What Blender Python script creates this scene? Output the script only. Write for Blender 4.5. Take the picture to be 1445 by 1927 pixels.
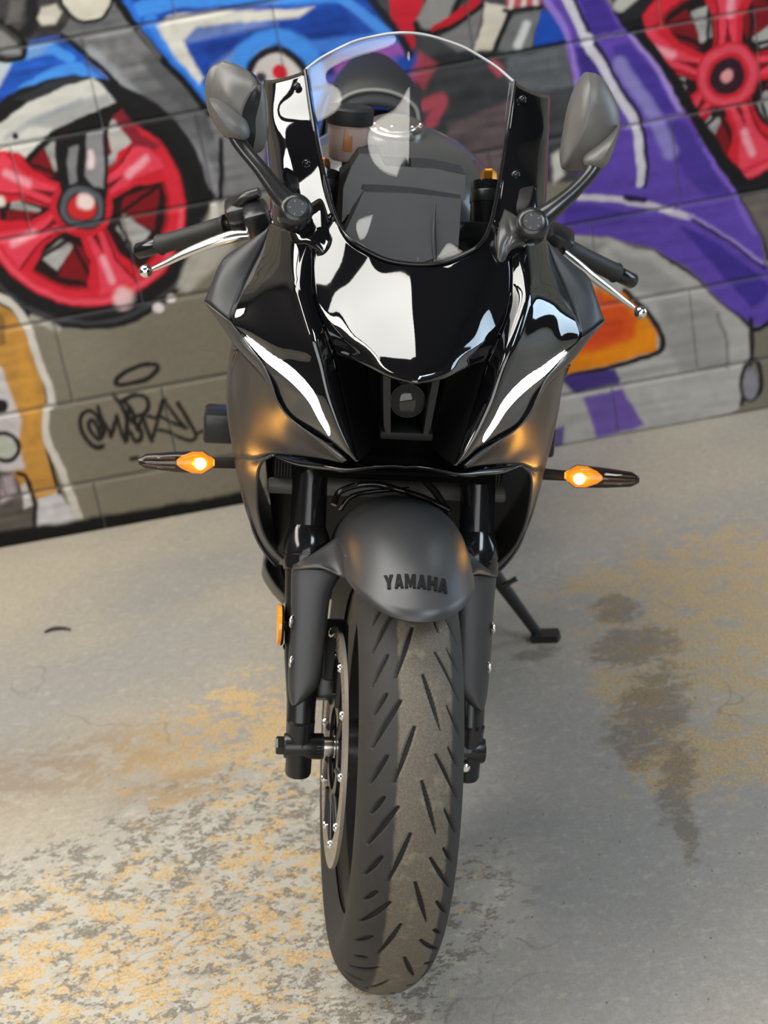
import bpy, bmesh, math, random
import numpy as np
from mathutils import Vector, Matrix

random.seed(7)
rng = np.random.default_rng(7)
scene = bpy.context.scene
for o in list(bpy.data.objects):
    bpy.data.objects.remove(o)
COL = scene.collection

# ------------------------------------------------------------------ camera
FPX, CX, CD, CH, PITCH, ROLL = 3200.0, .1229, 1.8945, 1.3655, .3787, .1802
LEAN, YAW, STEER = .2283, -.0203, math.radians(3.1)
WALL_Y = 1.742
IW, IH = 1445.0, 1927.0
_f0 = Vector((0, math.cos(PITCH), -math.sin(PITCH)))
_u0 = Vector((0, math.sin(PITCH), math.cos(PITCH)))
_r0 = Vector((1, 0, 0))
CAM_R = _r0 * math.cos(ROLL) - _u0 * math.sin(ROLL)
CAM_U = _r0 * math.sin(ROLL) + _u0 * math.cos(ROLL)
CAM_F = _f0
CAM_C = Vector((CX, -CD, CH))
cam_data = bpy.data.cameras.new('camera')
cam = bpy.data.objects.new('camera', cam_data)
COL.objects.link(cam)
M = Matrix.Identity(4)
for i in range(3):
    M[i][0], M[i][1], M[i][2], M[i][3] = CAM_R[i], CAM_U[i], -CAM_F[i], CAM_C[i]
cam.matrix_world = M
cam_data.sensor_fit = 'VERTICAL'
cam_data.sensor_height = 36.0
cam_data.sensor_width = 36.0 * IW / IH
cam_data.lens = FPX / IH * 36.0
cam_data.clip_start = .05
cam_data.dof.use_dof = True
cam_data.dof.focus_distance = 1.95
cam_data.dof.aperture_fstop = 6.2
scene.camera = cam

# ------------------------------------------------------------------ light
world = bpy.data.worlds.new('world')
scene.world = world
world.use_nodes = True
bg = world.node_tree.nodes['Background']
bg.inputs[0].default_value = (.62, .78, 1.0, 1)
bg.inputs[1].default_value = 1.0

def area(name, loc, target, sx, sy, power, color):
    d = bpy.data.lights.new(name, 'AREA')
    d.shape = 'RECTANGLE'
    d.size, d.size_y, d.energy, d.color = sx, sy, power, color
    o = bpy.data.objects.new(name, d)
    COL.objects.link(o)
    o.location = loc
    o.rotation_euler = (Vector(target) - Vector(loc)).to_track_quat('-Z', 'Y').to_euler()
    return o

# daylight through the open roller door behind the photographer (warm) and the side doorway (sky blue), plus added roof fills
area('daylight_skylight', (-.64, .235, 3.285), (-.64, .235, 0), 2.98, .93, 74, (1.0, .96, .88))
area('daylight_skylight_rear', (-1.3, 1.18, 3.285), (-1.3, 1.18, 0), 1.62, .62, 27, (1.0, .96, .88))
area('roof_fill_left', (-2.9, -.7, 3.285), (-2.9, -.7, 0), 1.1, 3.4, 150, (1.0, .93, .82))  # unseen overhead light added on the left to lift the floor
area('roof_fill_right', (2.6, -2.5, 3.285), (2.6, -2.5, 0), 1.4, 2.4, 140, (.84, .93, 1.0))  # unseen cool light added to brighten the floor on the right
area('daylight_front_opening', (-.9, -4.38, 1.75), (-.9, 0, 1.75), 5.0, 2.7, 100, (1.0, .94, .85))
area('daylight_side_opening', (3.47, .9, 1.12), (0, .9, 1.12), 1.3, 1.65, 34, (.62, .82, 1.0))

scene.view_settings.view_transform = 'Standard'
scene.view_settings.look = 'None'
scene.view_settings.gamma = 1.0
scene.view_settings.use_curve_mapping = False
scene.view_settings.exposure = 0.0
scene.cycles.use_denoising = True
scene.cycles.use_adaptive_sampling = True
scene.cycles.adaptive_threshold = .035
scene.cycles.max_bounces = 7
scene.cycles.diffuse_bounces = 3
scene.cycles.glossy_bounces = 4
scene.cycles.transparent_max_bounces = 16
scene.cycles.caustics_reflective = False
scene.cycles.caustics_refractive = False
scene.cycles.sample_clamp_indirect = 8.0

# ------------------------------------------------------------------ photograph <-> place
BIKE_M = Matrix.Translation((0, 0, .0018)) @ Matrix.Rotation(YAW, 4, 'Z') @ Matrix.Rotation(LEAN, 4, 'Y')
BIKE_I = BIKE_M.inverted()
_ax = Vector((0, .4027, .9153)).normalized()
STEER_M = Matrix.Translation((0, .04, .3)) @ Matrix.Rotation(STEER, 4, _ax) @ Matrix.Translation((0, -.04, -.3))
STEER_I = STEER_M.inverted()
CB = BIKE_I @ CAM_C

def ray(u, v):
    return CAM_F + CAM_R * ((u - IW / 2) / FPX) - CAM_U * ((v - IH / 2) / FPX)

def P(u, v, y):
    """a sighted point of the motorcycle at depth y along the motorcycle, in its own frame"""
    d = BIKE_I.to_3x3() @ ray(u, v)
    return CB + d * ((y - CB.y) / d.y)

def C(v, y):
    """a point on the motorcycle's plane of symmetry at depth y"""
    u = 770.0
    for _ in range(6):
        u -= P(u, v, y).x * 1700
    p = P(u, v, y)
    return Vector((0, p.y, p.z))

def PS(u, v, y):
    """like P, for what turns with the handlebar, in the straight-ahead frame"""
    return STEER_I @ P(u, v, y)

def W(u, v):
    d = ray(u, v)
    p = CAM_C + d * ((WALL_Y - CAM_C.y) / d.y)
    return (p.x, p.z)

def G(u, v):
    d = ray(u, v)
    p = CAM_C + d * (-CAM_C.z / d.z)
    return p

def to_px(p):
    """bike-frame point -> photograph pixel"""
    q = BIKE_M @ Vector(p) - CAM_C
    d = q.dot(CAM_F)
    return (IW / 2 + FPX * q.dot(CAM_R) / d, IH / 2 - FPX * q.dot(CAM_U) / d)

def flip(p):
    return Vector((-p[0], p[1], p[2]))

# ------------------------------------------------------------------ materials
def srgb(r, g, b):
    def f(c):
        c = c / 255.0
        return c / 12.92 if c <= .04045 else ((c + .055) / 1.055) ** 2.4
    return (f(r), f(g), f(b))

def setin(n, name, val):
    if name in n.inputs:
        n.inputs[name].default_value = val

def mat(name, color, rough=.5, metal=0.0, spec=.5, coat=0.0, coat_rough=.03, emit=None, strength=0, bump=None, vary=None):
    m = bpy.data.materials.new(name)
    m.use_nodes = True
    nt = m.node_tree
    b = nt.nodes['Principled BSDF']
    setin(b, 'Base Color', (*color, 1))
    setin(b, 'Roughness', rough)
    setin(b, 'Metallic', metal)
    setin(b, 'Specular IOR Level', spec)
    setin(b, 'Coat Weight', coat)
    setin(b, 'Coat Roughness', coat_rough)
    if emit:
        setin(b, 'Emission Color', (*emit, 1))
        setin(b, 'Emission Strength', strength)
    tc = None
    if bump or vary:
        tc = nt.nodes.new('ShaderNodeTexCoord')
    if bump:
        sc, st = bump
        n = nt.nodes.new('ShaderNodeTexNoise')
        n.inputs['Scale'].default_value = sc
        n.inputs['Detail'].default_value = 3
        bp = nt.nodes.new('ShaderNodeBump')
        bp.inputs['Strength'].default_value = st
        bp.inputs['Distance'].default_value = .001
        nt.links.new(tc.outputs['Object'], n.inputs['Vector'])
        nt.links.new(n.outputs['Fac'], bp.inputs['Height'])
        nt.links.new(bp.outputs['Normal'], b.inputs['Normal'])
    if vary:
        sc, amt = vary
        n = nt.nodes.new('ShaderNodeTexNoise')
        n.inputs['Scale'].default_value = sc
        n.inputs['Detail'].default_value = 5
        mp = nt.nodes.new('ShaderNodeMapRange')
        mp.inputs['From Min'].default_value = .3
        mp.inputs['From Max'].default_value = .7
        mp.inputs['To Min'].default_value = 1 - amt
        mp.inputs['To Max'].default_value = 1 + amt
        mx = nt.nodes.new('ShaderNodeVectorMath')
        mx.operation = 'SCALE'
        mx.inputs[0].default_value = color
        nt.links.new(tc.outputs['Object'], n.inputs['Vector'])
        nt.links.new(n.outputs['Fac'], mp.inputs['Value'])
        nt.links.new(mp.outputs['Result'], mx.inputs['Scale'])
        nt.links.new(mx.outputs['Vector'], b.inputs['Base Color'])
    return m

def clear_mat(name, tint, fres=1.0, rough=.0):
    """thin clear plastic: tinted see-through with a Fresnel sheen"""
    m = bpy.data.materials.new(name)
    m.use_nodes = True
    nt = m.node_tree
    nt.nodes.clear()
    out = nt.nodes.new('ShaderNodeOutputMaterial')
    mix = nt.nodes.new('ShaderNodeMixShader')
    tr = nt.nodes.new('ShaderNodeBsdfTransparent')
    tr.inputs[0].default_value = (*tint, 1)
    gl = nt.nodes.new('ShaderNodeBsdfGlossy')
    gl.inputs['Roughness'].default_value = rough
    lw = nt.nodes.new('ShaderNodeLayerWeight')
    lw.inputs['Blend'].default_value = .5
    pw = nt.nodes.new('ShaderNodeMath')
    pw.operation = 'POWER'
    pw.inputs[1].default_value = 4.0
    ad = nt.nodes.new('ShaderNodeMath')
    ad.operation = 'MULTIPLY_ADD'
    ad.inputs[1].default_value = .9
    ad.inputs[2].default_value = .045 * fres
    nt.links.new(lw.outputs['Facing'], pw.inputs[0])
    nt.links.new(pw.outputs[0], ad.inputs[0])
    nt.links.new(ad.outputs[0], mix.inputs[0])
    nt.links.new(tr.outputs[0], mix.inputs[1])
    nt.links.new(gl.outputs[0], mix.inputs[2])
    nt.links.new(mix.outputs[0], out.inputs[0])
    return m

MT = {}
MT['gloss'] = mat('gloss_black_paint', (.004, .004, .005), .035, coat=1.0)
MT['matte_black'] = mat('satin_black_plastic', (.024, .025, .027), .42, bump=(2500, .15))
MT['matte_grey'] = mat('matte_charcoal_paint', (.031, .030, .029), .36, bump=(3000, .12))
MT['fender'] = mat('matte_graphite_paint', (.039, .039, .041), .36, bump=(3000, .12))
MT['satin_black'] = mat('satin_black_metal', (.012, .012, .013), .28)
MT['lip'] = mat('satin_lip_plastic', (.050, .048, .046), .34)
MT['tube_black'] = mat('gloss_black_tube', (.008, .008, .009), .12)
MT['dark'] = mat('dark_plastic', (.006, .006, .006), .6)
MT['dash'] = mat('grey_black_textured_plastic', (.028, .029, .031), .45, bump=(1800, .3))
MT['rubber_grip'] = mat('grip_rubber', (.012, .012, .012), .55, bump=(900, .4))
MT['silver'] = mat('polished_aluminium', (.80, .79, .77), .18, 1.0)
MT['chrome'] = mat('chrome', (.85, .85, .85), .06, 1.0)
MT['steel'] = mat('brushed_steel', (.55, .52, .48), .32, 1.0)
MT['rotor'] = mat('brake_rotor_steel', (.42, .37, .31), .5, .75)
MT['gold'] = mat('orange_anodised', (.85, .33, .04), .25, 1.0)
MT['tank'] = mat('tank_grey_paint', (.07, .068, .068), .3, coat=.4)
MT['seat'] = mat('seat_vinyl', (.022, .022, .024), .5, bump=(1200, .4))
MT['engine'] = mat('engine_casting', (.03, .03, .03), .5)
MT['rim'] = mat('rim_black', (.022, .020, .019), .32)
MT['sidewall'] = mat('rear_tyre_rubber', (.016, .015, .014), .6)
MT['letter'] = mat('letter_black', (.003, .003, .003), .65, spec=.2)
MT['white_tick'] = mat('grey_print', (.20, .20, .20), .5)
MT['screen'] = clear_mat('windscreen_acrylic', (.95, .955, .96), .45)
MT['smoke'] = clear_mat('smoked_lens', (.50, .45, .42), 1.0, .05)
MT['lensglass'] = clear_mat('projector_glass', (.75, .78, .8), 1.2)
MT['amber_lens'] = mat('amber_lens_lit', (.9, .30, .01), .15, emit=(1.0, .36, .02), strength=1.6)
MT['amber_bulb'] = mat('amber_bulb_lit', (1, .6, .2), .3, emit=(1.0, .62, .16), strength=26)
MT['amber_reflector'] = mat('amber_reflector', (.85, .33, .02), .12, coat=.6)
MT['drl'] = mat('white_led_lit', (1, 1, 1), .3, emit=(.90, .98, 1.0), strength=16)
MT['reservoir'] = mat('cloudy_reservoir', (.50, .36, .31), .35)
MT['fluid'] = mat('brake_fluid_window', (.42, .16, .05), .3)
MT['radiator'] = mat('radiator_fins', (.12, .115, .105), .45, .3)
MT['grey_frame'] = mat('radiator_frame_grey', (.24, .23, .21), .5)

# ------------------------------------------------------------------ mesh helpers
def link(name, me, material, parent=None, smooth=True):
    o = bpy.data.objects.new(name, me)
    COL.objects.link(o)
    if material is not None:
        me.materials.append(material)
    if smooth:
        me.polygons.foreach_set('use_smooth', [True] * len(me.polygons))
    if parent is not None:
        o.parent = parent
    return o

def from_data(name, verts, faces, material, parent=None, smooth=True, M=None):
    me = bpy.data.meshes.new(name)
    if M is not None:
        verts = [M @ Vector(v) for v in verts]
    me.from_pydata([tuple(v) for v in verts], [], faces)
    me.update()
    return link(name, me, material, parent, smooth)

def from_bm(name, bm, material, parent=None, smooth=True, M=None):
    me = bpy.data.meshes.new(name)
    if M is not None:
        bmesh.ops.transform(bm, matrix=M, verts=bm.verts)
    bmesh.ops.recalc_face_normals(bm, faces=bm.faces)
    bm.to_mesh(me)
    bm.free()
    return link(name, me, material, parent, smooth)

def sharp(o, deg=35):
    """split smooth shading at hard edges"""
    me = o.data
    bm = bmesh.new()
    bm.from_mesh(me)
    for e in bm.edges:
        e.smooth = not (len(e.link_faces) == 2 and e.calc_face_angle(0) > math.radians(deg))
    bm.to_mesh(me)
    bm.free()
    return o

def empty(name, parent=None, loc=(0, 0, 0)):
    o = bpy.data.objects.new(name, None)
    COL.objects.link(o)
    o.location = loc
    o.parent = parent
    o.empty_display_size = .05
    return o

def cr(p0, p1, p2, p3, t):
    return .5 * ((2 * p1) + (-p0 + p2) * t + (2 * p0 - 5 * p1 + 4 * p2 - p3) * t * t + (-p0 + 3 * p1 - 3 * p2 + p3) * t ** 3)

def crline(pts, n):
    """Catmull-Rom through pts, n steps a span"""
    A = np.array([list(p) for p in pts], float)
    if len(A) == 1:
        return A
    E = np.vstack([2 * A[0] - A[1], A, 2 * A[-1] - A[-2]])
    out = []
    for i in range(len(A) - 1):
        for k in range(n):
            out.append(cr(E[i], E[i + 1], E[i + 2], E[i + 3], k / n))
    out.append(A[-1])
    return np.array(out)

def grid_of(rows, nu=4, nv=4):
    R = [crline(r, nu) for r in rows]
    cols = [crline([r[j] for r in R], nv) for j in range(len(R[0]))]
    return np.array(cols).transpose(1, 0, 2)      # rows x cols x 3

def grid_mesh(Gd):
    n, m = Gd.shape[:2]
    verts = Gd.reshape(-1, 3)
    faces = [(i * m + j, i * m + j + 1, (i + 1) * m + j + 1, (i + 1) * m + j) for i in range(n - 1) for j in range(m - 1)]
    return [Vector(v) for v in verts], faces

def patch(name, rows, material, parent, nu=5, nv=5, thick=.003, M=None, mirror=None, face=None, off=0):
    """a smooth curved panel through a net of points; mirror='join' welds its twin at x=0, 'twin' mirrors it alone"""
    Gd = grid_of(rows, nu, nv)
    if mirror == 'twin':
        Gd = Gd * np.array([-1, 1, 1])
    if mirror == 'join':
        other = (Gd * np.array([-1, 1, 1]))[:, ::-1]
        Gd = np.concatenate([other[:, :-1], Gd], axis=1)
    v, f = grid_mesh(Gd)
    bm = bmesh.new()
    bv = [bm.verts.new(p) for p in v]
    for q in f:
        try:
            bm.faces.new([bv[i] for i in q])
        except ValueError:
            pass
    bmesh.ops.remove_doubles(bm, verts=bm.verts, dist=1e-5)
    # normals outward: toward the given viewpoint side
    ref = Vector(face) if face is not None else Vector((0, -1, .35))
    s = sum((fc.normal.dot(ref) * fc.calc_area() for fc in bm.faces if not fc.normal_update()), 0.0)
    if s < 0:
        bmesh.ops.reverse_faces(bm, faces=bm.faces)
    if M is not None:
        bmesh.ops.transform(bm, matrix=M, verts=bm.verts)
    me = bpy.data.meshes.new(name)
    bm.to_mesh(me)
    bm.free()
    o = link(name, me, material, parent)
    if thick:
        md = o.modifiers.new('thick', 'SOLIDIFY')
        md.thickness = thick
        md.offset = -1
    return o

def tube(name, pts, radii, material, parent, seg=14, n=4, M=None, cap=True, flat=1.0):
    """a smooth tapering tube along a path"""
    line = crline(pts, n)
    if np.isscalar(radii):
        radii = [radii] * len(pts)
    R = crline([(r, 0, 0) for r in radii], n)[:, 0]
    verts, faces = [], []
    prev = None
    for i, p in enumerate(line):
        a = line[max(i - 1, 0)]
        b = line[min(i + 1, len(line) - 1)]
        t = Vector(b - a).normalized()
        if prev is None:
            side = t.orthogonal().normalized()
        else:
            side = (prev - t * prev.dot(t)).normalized()
        prev = side
        up = t.cross(side)
        for k in range(seg):
            an = 2 * math.pi * k / seg
            verts.append(Vector(p) + side * (math.cos(an) * R[i]) + up * (math.sin(an) * R[i] * flat))
    for i in range(len(line) - 1):
        for k in range(seg):
            k2 = (k + 1) % seg
            faces.append((i * seg + k, i * seg + k2, (i + 1) * seg + k2, (i + 1) * seg + k))
    if cap:
        faces.append(tuple(range(seg))[::-1])
        faces.append(tuple((len(line) - 1) * seg + k for k in range(seg)))
    o = from_data(name, verts, faces, material, parent, True, M)
    return sharp(o, 60)

def turned(name, a, b, prof, material, parent, seg=28, M=None, smooth_deg=40):
    """a turned (lathe) part from a to b; prof = [(t along 0..1 or metres, radius)]"""
    a, b = Vector(a), Vector(b)
    L = (b - a).length
    t = (b - a).normalized()
    s = t.orthogonal().normalized()
    u = t.cross(s)
    verts, faces = [], []
    for (q, r) in prof:
        for k in range(seg):
            an = 2 * math.pi * k / seg
            verts.append(a + t * (q * L) + (s * math.cos(an) + u * math.sin(an)) * max(r, 1e-5))
    for i in range(len(prof) - 1):
        for k in range(seg):
            k2 = (k + 1) % seg
            faces.append((i * seg + k, i * seg + k2, (i + 1) * seg + k2, (i + 1) * seg + k))
    faces.append(tuple(range(seg))[::-1])
    faces.append(tuple((len(prof) - 1) * seg + k for k in range(seg)))
    o = from_data(name, verts, faces, material, parent, True, M)
    return sharp(o, smooth_deg)

def rbox(name, center, size, material, parent, bev=.004, rot=None, M=None, seg=2, taper=None):
    """a rounded block; taper = (sx, sy) scale of its top"""
    bm = bmesh.new()
    bmesh.ops.create_cube(bm, size=1)
    for v in bm.verts:
        if taper and v.co.z > 0:
            v.co.x *= taper[0]
            v.co.y *= taper[1]
        v.co = Vector((v.co.x * size[0], v.co.y * size[1], v.co.z * size[2]))
    if bev:
        bmesh.ops.bevel(bm, geom=list(bm.edges), offset=bev, segments=seg, affect='EDGES', profile=.5)
    T = Matrix.Translation(center)
    if rot is not None:
        T = T @ rot
    bmesh.ops.transform(bm, matrix=T, verts=bm.verts)
    o = from_bm(name, bm, material, parent, True, M)
    return sharp(o, 30)

def prism(name, outline, depth_vec, material, parent, bev=.002, M=None, seg=2):
    """a plate: a 3-D outline pushed along depth_vec, edges rounded"""
    bm = bmesh.new()
    d = Vector(depth_vec)
    a = [bm.verts.new(Vector(p)) for p in outline]
    b = [bm.verts.new(Vector(p) + d) for p in outline]
    n = len(a)
    bm.faces.new(a)
    bm.faces.new(b[::-1])
    for i in range(n):
        bm.faces.new((a[i], b[i], b[(i + 1) % n], a[(i + 1) % n]))
    if bev:
        es = [e for e in bm.edges if e.is_manifold and e.calc_face_angle(0) > .5]
        bmesh.ops.bevel(bm, geom=es, offset=bev, segments=seg, affect='EDGES', profile=.5)
    o = from_bm(name, bm, material, parent, True, M)
    return sharp(o, 30)

def dome(name, outline, apex_off, material, parent, rings=7, power=.5, M=None, back=None, n=4, centre=None):
    """a shell bulging from a closed outline: rings shrink to the centre while moving along apex_off"""
    ol = crline(list(outline) + [outline[0]], n)[:-1]
    c = Vector(centre) if centre is not None else Vector(ol.mean(0))
    ap = Vector(apex_off)
    m = len(ol)
    verts, faces = [], []
    if back is not None:
        bk = Vector(back)
        for p in ol:
            verts.append(c + (Vector(p) - c) * .93 + bk)
    base = len(verts)
    for k in range(rings):
        t = k / rings
        s = math.cos(t * math.pi / 2)
        h = math.sin(t * math.pi / 2) ** (1 / max(power * 2, .01))
        for p in ol:
            verts.append(c + (Vector(p) - c) * s + ap * h)
    verts.append(c + ap)
    tot = len(verts) - 1
    layers = (tot) // m
    for i in range(layers - 1):
        for j in range(m):
            j2 = (j + 1) % m
            faces.append((i * m + j, i * m + j2, (i + 1) * m + j2, (i + 1) * m + j))
    for j in range(m):
        faces.append(((layers - 1) * m + j, (layers - 1) * m + (j + 1) % m, tot))
    faces.append(tuple(range(m))[::-1])
    bm = bmesh.new()
    bv = [bm.verts.new(v if M is None else M @ v) for v in verts]
    for f in faces:
        bm.faces.new([bv[i] for i in f])
    o = from_bm(name, bm, material, parent)
    return sharp(o, 50)

def ball(name, center, r, material, parent, M=None, seg=20, scale=(1, 1, 1)):
    bm = bmesh.new()
    bmesh.ops.create_uvsphere(bm, u_segments=seg, v_segments=seg // 2, radius=r)
    bmesh.ops.scale(bm, vec=scale, verts=bm.verts)
    bmesh.ops.translate(bm, vec=center, verts=bm.verts)
    return from_bm(name, bm, material, parent, True, M)

# ================================================================== the setting
def structure(o):
    o['kind'] = 'structure'
    return o

def boxes(name, lst, material, parent=None):
    bm = bmesh.new()
    for (x0, x1, y0, y1, z0, z1) in lst:
        r = bmesh.ops.create_cube(bm, size=1)
        for v in r['verts']:
            v.co = Vector(((x0 + x1) / 2 + v.co.x * (x1 - x0), (y0 + y1) / 2 + v.co.y * (y1 - y0), (z0 + z1) / 2 + v.co.z * (z1 - z0)))
    return from_bm(name, bm, material, parent, False)

# ---------------------------------------------------------------- concrete floor
class NT:
    def __init__(s, m):
        m.use_nodes = True
        s.nt = m.node_tree
        s.b = s.nt.nodes['Principled BSDF']
        s.tc = s.nt.nodes.new('ShaderNodeTexCoord').outputs['Object']
    def new(s, t, **kw):
        n = s.nt.nodes.new(t)
        for k, v in kw.items():
            setattr(n, k, v)
        return n
    def put(s, sock, v):
        if hasattr(v, 'is_linked') or isinstance(v, bpy.types.NodeSocket):
            s.nt.links.new(v, sock)
        else:
            sock.default_value = v
    def math(s, op, a, b=None, clamp=False):
        n = s.new('ShaderNodeMath', operation=op, use_clamp=clamp)
        s.put(n.inputs[0], a)
        if b is not None:
            s.put(n.inputs[1], b)
        return n.outputs[0]
    def mapped(s, scale=(1, 1, 1), rot=(0, 0, 0), loc=(0, 0, 0), src=None):
        n = s.new('ShaderNodeMapping')
        n.inputs['Scale'].default_value = scale
        n.inputs['Rotation'].default_value = rot
        n.inputs['Location'].default_value = loc
        s.put(n.inputs['Vector'], src or s.tc)
        return n.outputs[0]
    def noise(s, scale, detail=4, rough=.5, vec=None, dist=0):
        n = s.new('ShaderNodeTexNoise')
        n.inputs['Scale'].default_value = scale
        n.inputs['Detail'].default_value = detail
        n.inputs['Roughness'].default_value = rough
        n.inputs['Distortion'].default_value = dist
        s.put(n.inputs['Vector'], vec or s.tc)
        return n.outputs['Fac']
    def step(s, v, lo, hi, a=0.0, b=1.0):
        n = s.new('ShaderNodeMapRange')
        n.interpolation_type = 'SMOOTHSTEP'
        s.put(n.inputs['Value'], v)
        s.put(n.inputs['From Min'], lo)
        s.put(n.inputs['From Max'], hi)
        s.put(n.inputs['To Min'], a)
        s.put(n.inputs['To Max'], b)
        return n.outputs[0]
    def mix(s, f, a, b):
        n = s.new('ShaderNodeMix', data_type='RGBA')
        s.put(n.inputs[0], f)
        for i, c in ((6, a), (7, b)):
            if isinstance(c, tuple):
                c = (*c, 1)
            s.put(n.inputs[i], c)
        return n.outputs[2]
    def blob(s, u, v, rx, ry, soft=1.0, rot=0):
        """soft patch of the floor around a sighted spot: 1 inside, 0 outside"""
        c = G(u, v)
        a = s.new('ShaderNodeVectorMath', operation='SUBTRACT')
        s.put(a.inputs[0], s.tc)
        a.inputs[1].default_value = (c.x, c.y, 0)
        m = s.mapped((1 / rx, 1 / ry, 0), src=None)
        mp = s.new('ShaderNodeVectorRotate', rotation_type='Z_AXIS')
        s.put(mp.inputs['Vector'], a.outputs[0])
        mp.inputs['Angle'].default_value = rot
        b = s.new('ShaderNodeVectorMath', operation='MULTIPLY')
        s.put(b.inputs[0], mp.outputs[0])
        b.inputs[1].default_value = (1 / rx, 1 / ry, 0)
        l = s.new('ShaderNodeVectorMath', operation='LENGTH')
        s.put(l.inputs[0], b.outputs[0])
        return s.step(l.outputs['Value'], 1 - soft * .6, 1 + soft * .4, 1.0, 0.0)
    def maxof(s, lst):
        r = lst[0]
        for q in lst[1:]:
            r = s.math('MAXIMUM', r, q)
        return r

fm = bpy.data.materials.new('weathered_concrete')
n = NT(fm)
FK = 1.0
grey = srgb(152, 149, 144)
beige = srgb(176, 166, 147)
lowf = n.noise(1.6, 3, .5)
base = n.mix(n.step(lowf, .38, .62), grey, beige)
# cooler, plainer grey to the right of the front wheel, warm beige toward the wall
right_zone = n.maxof([n.blob(1100, 1650, .38, .62, 1.2), n.blob(1000, 1380, .2, .3, 1.2)])
base = n.mix(n.math('MULTIPLY', right_zone, .8), base, srgb(148, 147, 146))
fine = n.noise(160, 6, .65)
base = n.mix(n.step(fine, .35, .7, 0, .28), base, srgb(118, 112, 102))
# streaks of the brushed finish
br = n.noise(60, 4, .6, n.mapped((9, .9, 1), (0, 0, .55)))
base = n.mix(n.step(br, .45, .75, 0, .22), base, srgb(120, 118, 114))
# flaked old paint in the left foreground: dark grey, pale grey and ochre islands
left_zone = n.maxof([n.blob(200, 1800, .55, .32, .9), n.blob(430, 1650, .24, .35, .9), n.blob(560, 1900, .18, .2, .8)])
fine2 = n.noise(75, 5, .72)
def mottle(scale, rot, loc, wf=.42):
    big = n.noise(scale, 5, .66, n.mapped((1, 1.2, 1), (0, 0, rot), loc), .35)
    return n.math('ADD', n.math('MULTIPLY', big, 1 - wf), n.math('MULTIPLY', n.noise(scale * 3.3, 5, .7, n.mapped((1, 1.2, 1), (0, 0, rot), (loc[1], loc[0] + 2, 0))), wf))
m1 = mottle(24, .35, (0, 0, 0))
m2 = mottle(17, .5, (3.1, 1.7, 0))
m3 = mottle(30, .3, (8.3, 4.1, 0))
base = n.mix(n.step(fine2, .40, .66, 0, .30), base, srgb(134, 126, 113))
base = n.mix(n.step(n.noise(48, 6, .7, n.mapped((1, 1, 1), (0, 0, 0), (5, 5, 0))), .50, .72, 0, .35), base, srgb(196, 190, 176))
grain = n.noise(240, 3, .6)
base = n.mix(n.step(left_zone, .0, .7, 0, .8), base, srgb(168, 163, 152))
dk = n.step(n.math('ADD', m1, n.math('MULTIPLY', left_zone, .07)), .545, .575)
dkc = n.mix(n.step(grain, .4, .65), srgb(116, 110, 99), srgb(136, 129, 117))
base = n.mix(n.math('MULTIPLY', dk, n.step(left_zone, .05, .4)), base, dkc)
och_z = n.maxof([n.blob(440, 1400, .20, .26, 1.0), n.blob(330, 1410, .16, .12, 1.1), n.blob(250, 1800, .42, .26, 1.2), n.blob(470, 1690, .2, .2, 1.2), n.blob(60, 1790, .3, .2, 1.2)])
m2g = n.math('ADD', m2, n.math('MULTIPLY', n.math('SUBTRACT', n.noise(130, 6, .75), .5), .22))
oc = n.step(n.math('ADD', m2g, n.math('MULTIPLY', och_z, .10)), .57, .61)
ochc = n.mix(n.step(grain, .38, .62), srgb(178, 150, 108), srgb(200, 174, 128))
oc = n.math('MULTIPLY', oc, n.step(m3, .36, .48, .35, 1))
base = n.mix(n.math('MULTIPLY', oc, n.step(och_z, .05, .4)), base, ochc)
pale = n.step(n.math('ADD', m3, n.math('MULTIPLY', left_zone, .05)), .56, .59)
base = n.mix(n.math('MULTIPLY', pale, n.step(left_zone, .1, .5)), base, srgb(178, 174, 163))
# brown-grey smear left of the wheel
smear = n.maxof([n.blob(130, 1440, .3, .13, 1.3), n.blob(330, 1480, .12, .07, 1.3)])
base = n.mix(n.math('MULTIPLY', smear, n.step(m2, .42, .56, .1, .7)), base, srgb(136, 118, 96))
# sparse specks of ochre farther off
base = n.mix(n.math('MULTIPLY', n.step(m3, .60, .64), .6), base, srgb(192, 170, 128))
# ochre stains on the right and the dark spill beside the stand
rz = n.maxof([n.blob(1400, 1140, .30, .46, 1.4), n.blob(1350, 1420, .17, .13, 1.3), n.blob(1170, 1090, .15, .09, 1.4), n.blob(1420, 1070, .36, .16, 1.4), n.blob(1190, 1290, .08, .15, 1.4)])
ro = n.step(n.math('ADD', m2, n.math('MULTIPLY', rz, .18)), .56, .68)
ro = n.math('MULTIPLY', ro, n.step(m1, .36, .5, .35, 1))
base = n.mix(n.math('MULTIPLY', ro, n.step(rz, .05, .6, 0, .8)), base, n.mix(n.step(grain, .4, .62), srgb(160, 136, 98), srgb(190, 166, 122)))
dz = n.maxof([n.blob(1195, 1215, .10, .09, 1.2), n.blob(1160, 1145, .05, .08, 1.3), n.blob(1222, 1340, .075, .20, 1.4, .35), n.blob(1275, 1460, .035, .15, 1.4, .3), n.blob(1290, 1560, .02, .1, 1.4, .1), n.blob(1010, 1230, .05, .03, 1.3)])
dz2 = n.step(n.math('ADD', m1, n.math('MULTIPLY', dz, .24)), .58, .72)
base = n.mix(n.math('MULTIPLY', dz2, n.step(dz, .05, .7, 0, .6)), base, n.mix(n.step(grain, .4, .65), srgb(92, 82, 68), srgb(116, 104, 88)))
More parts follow.
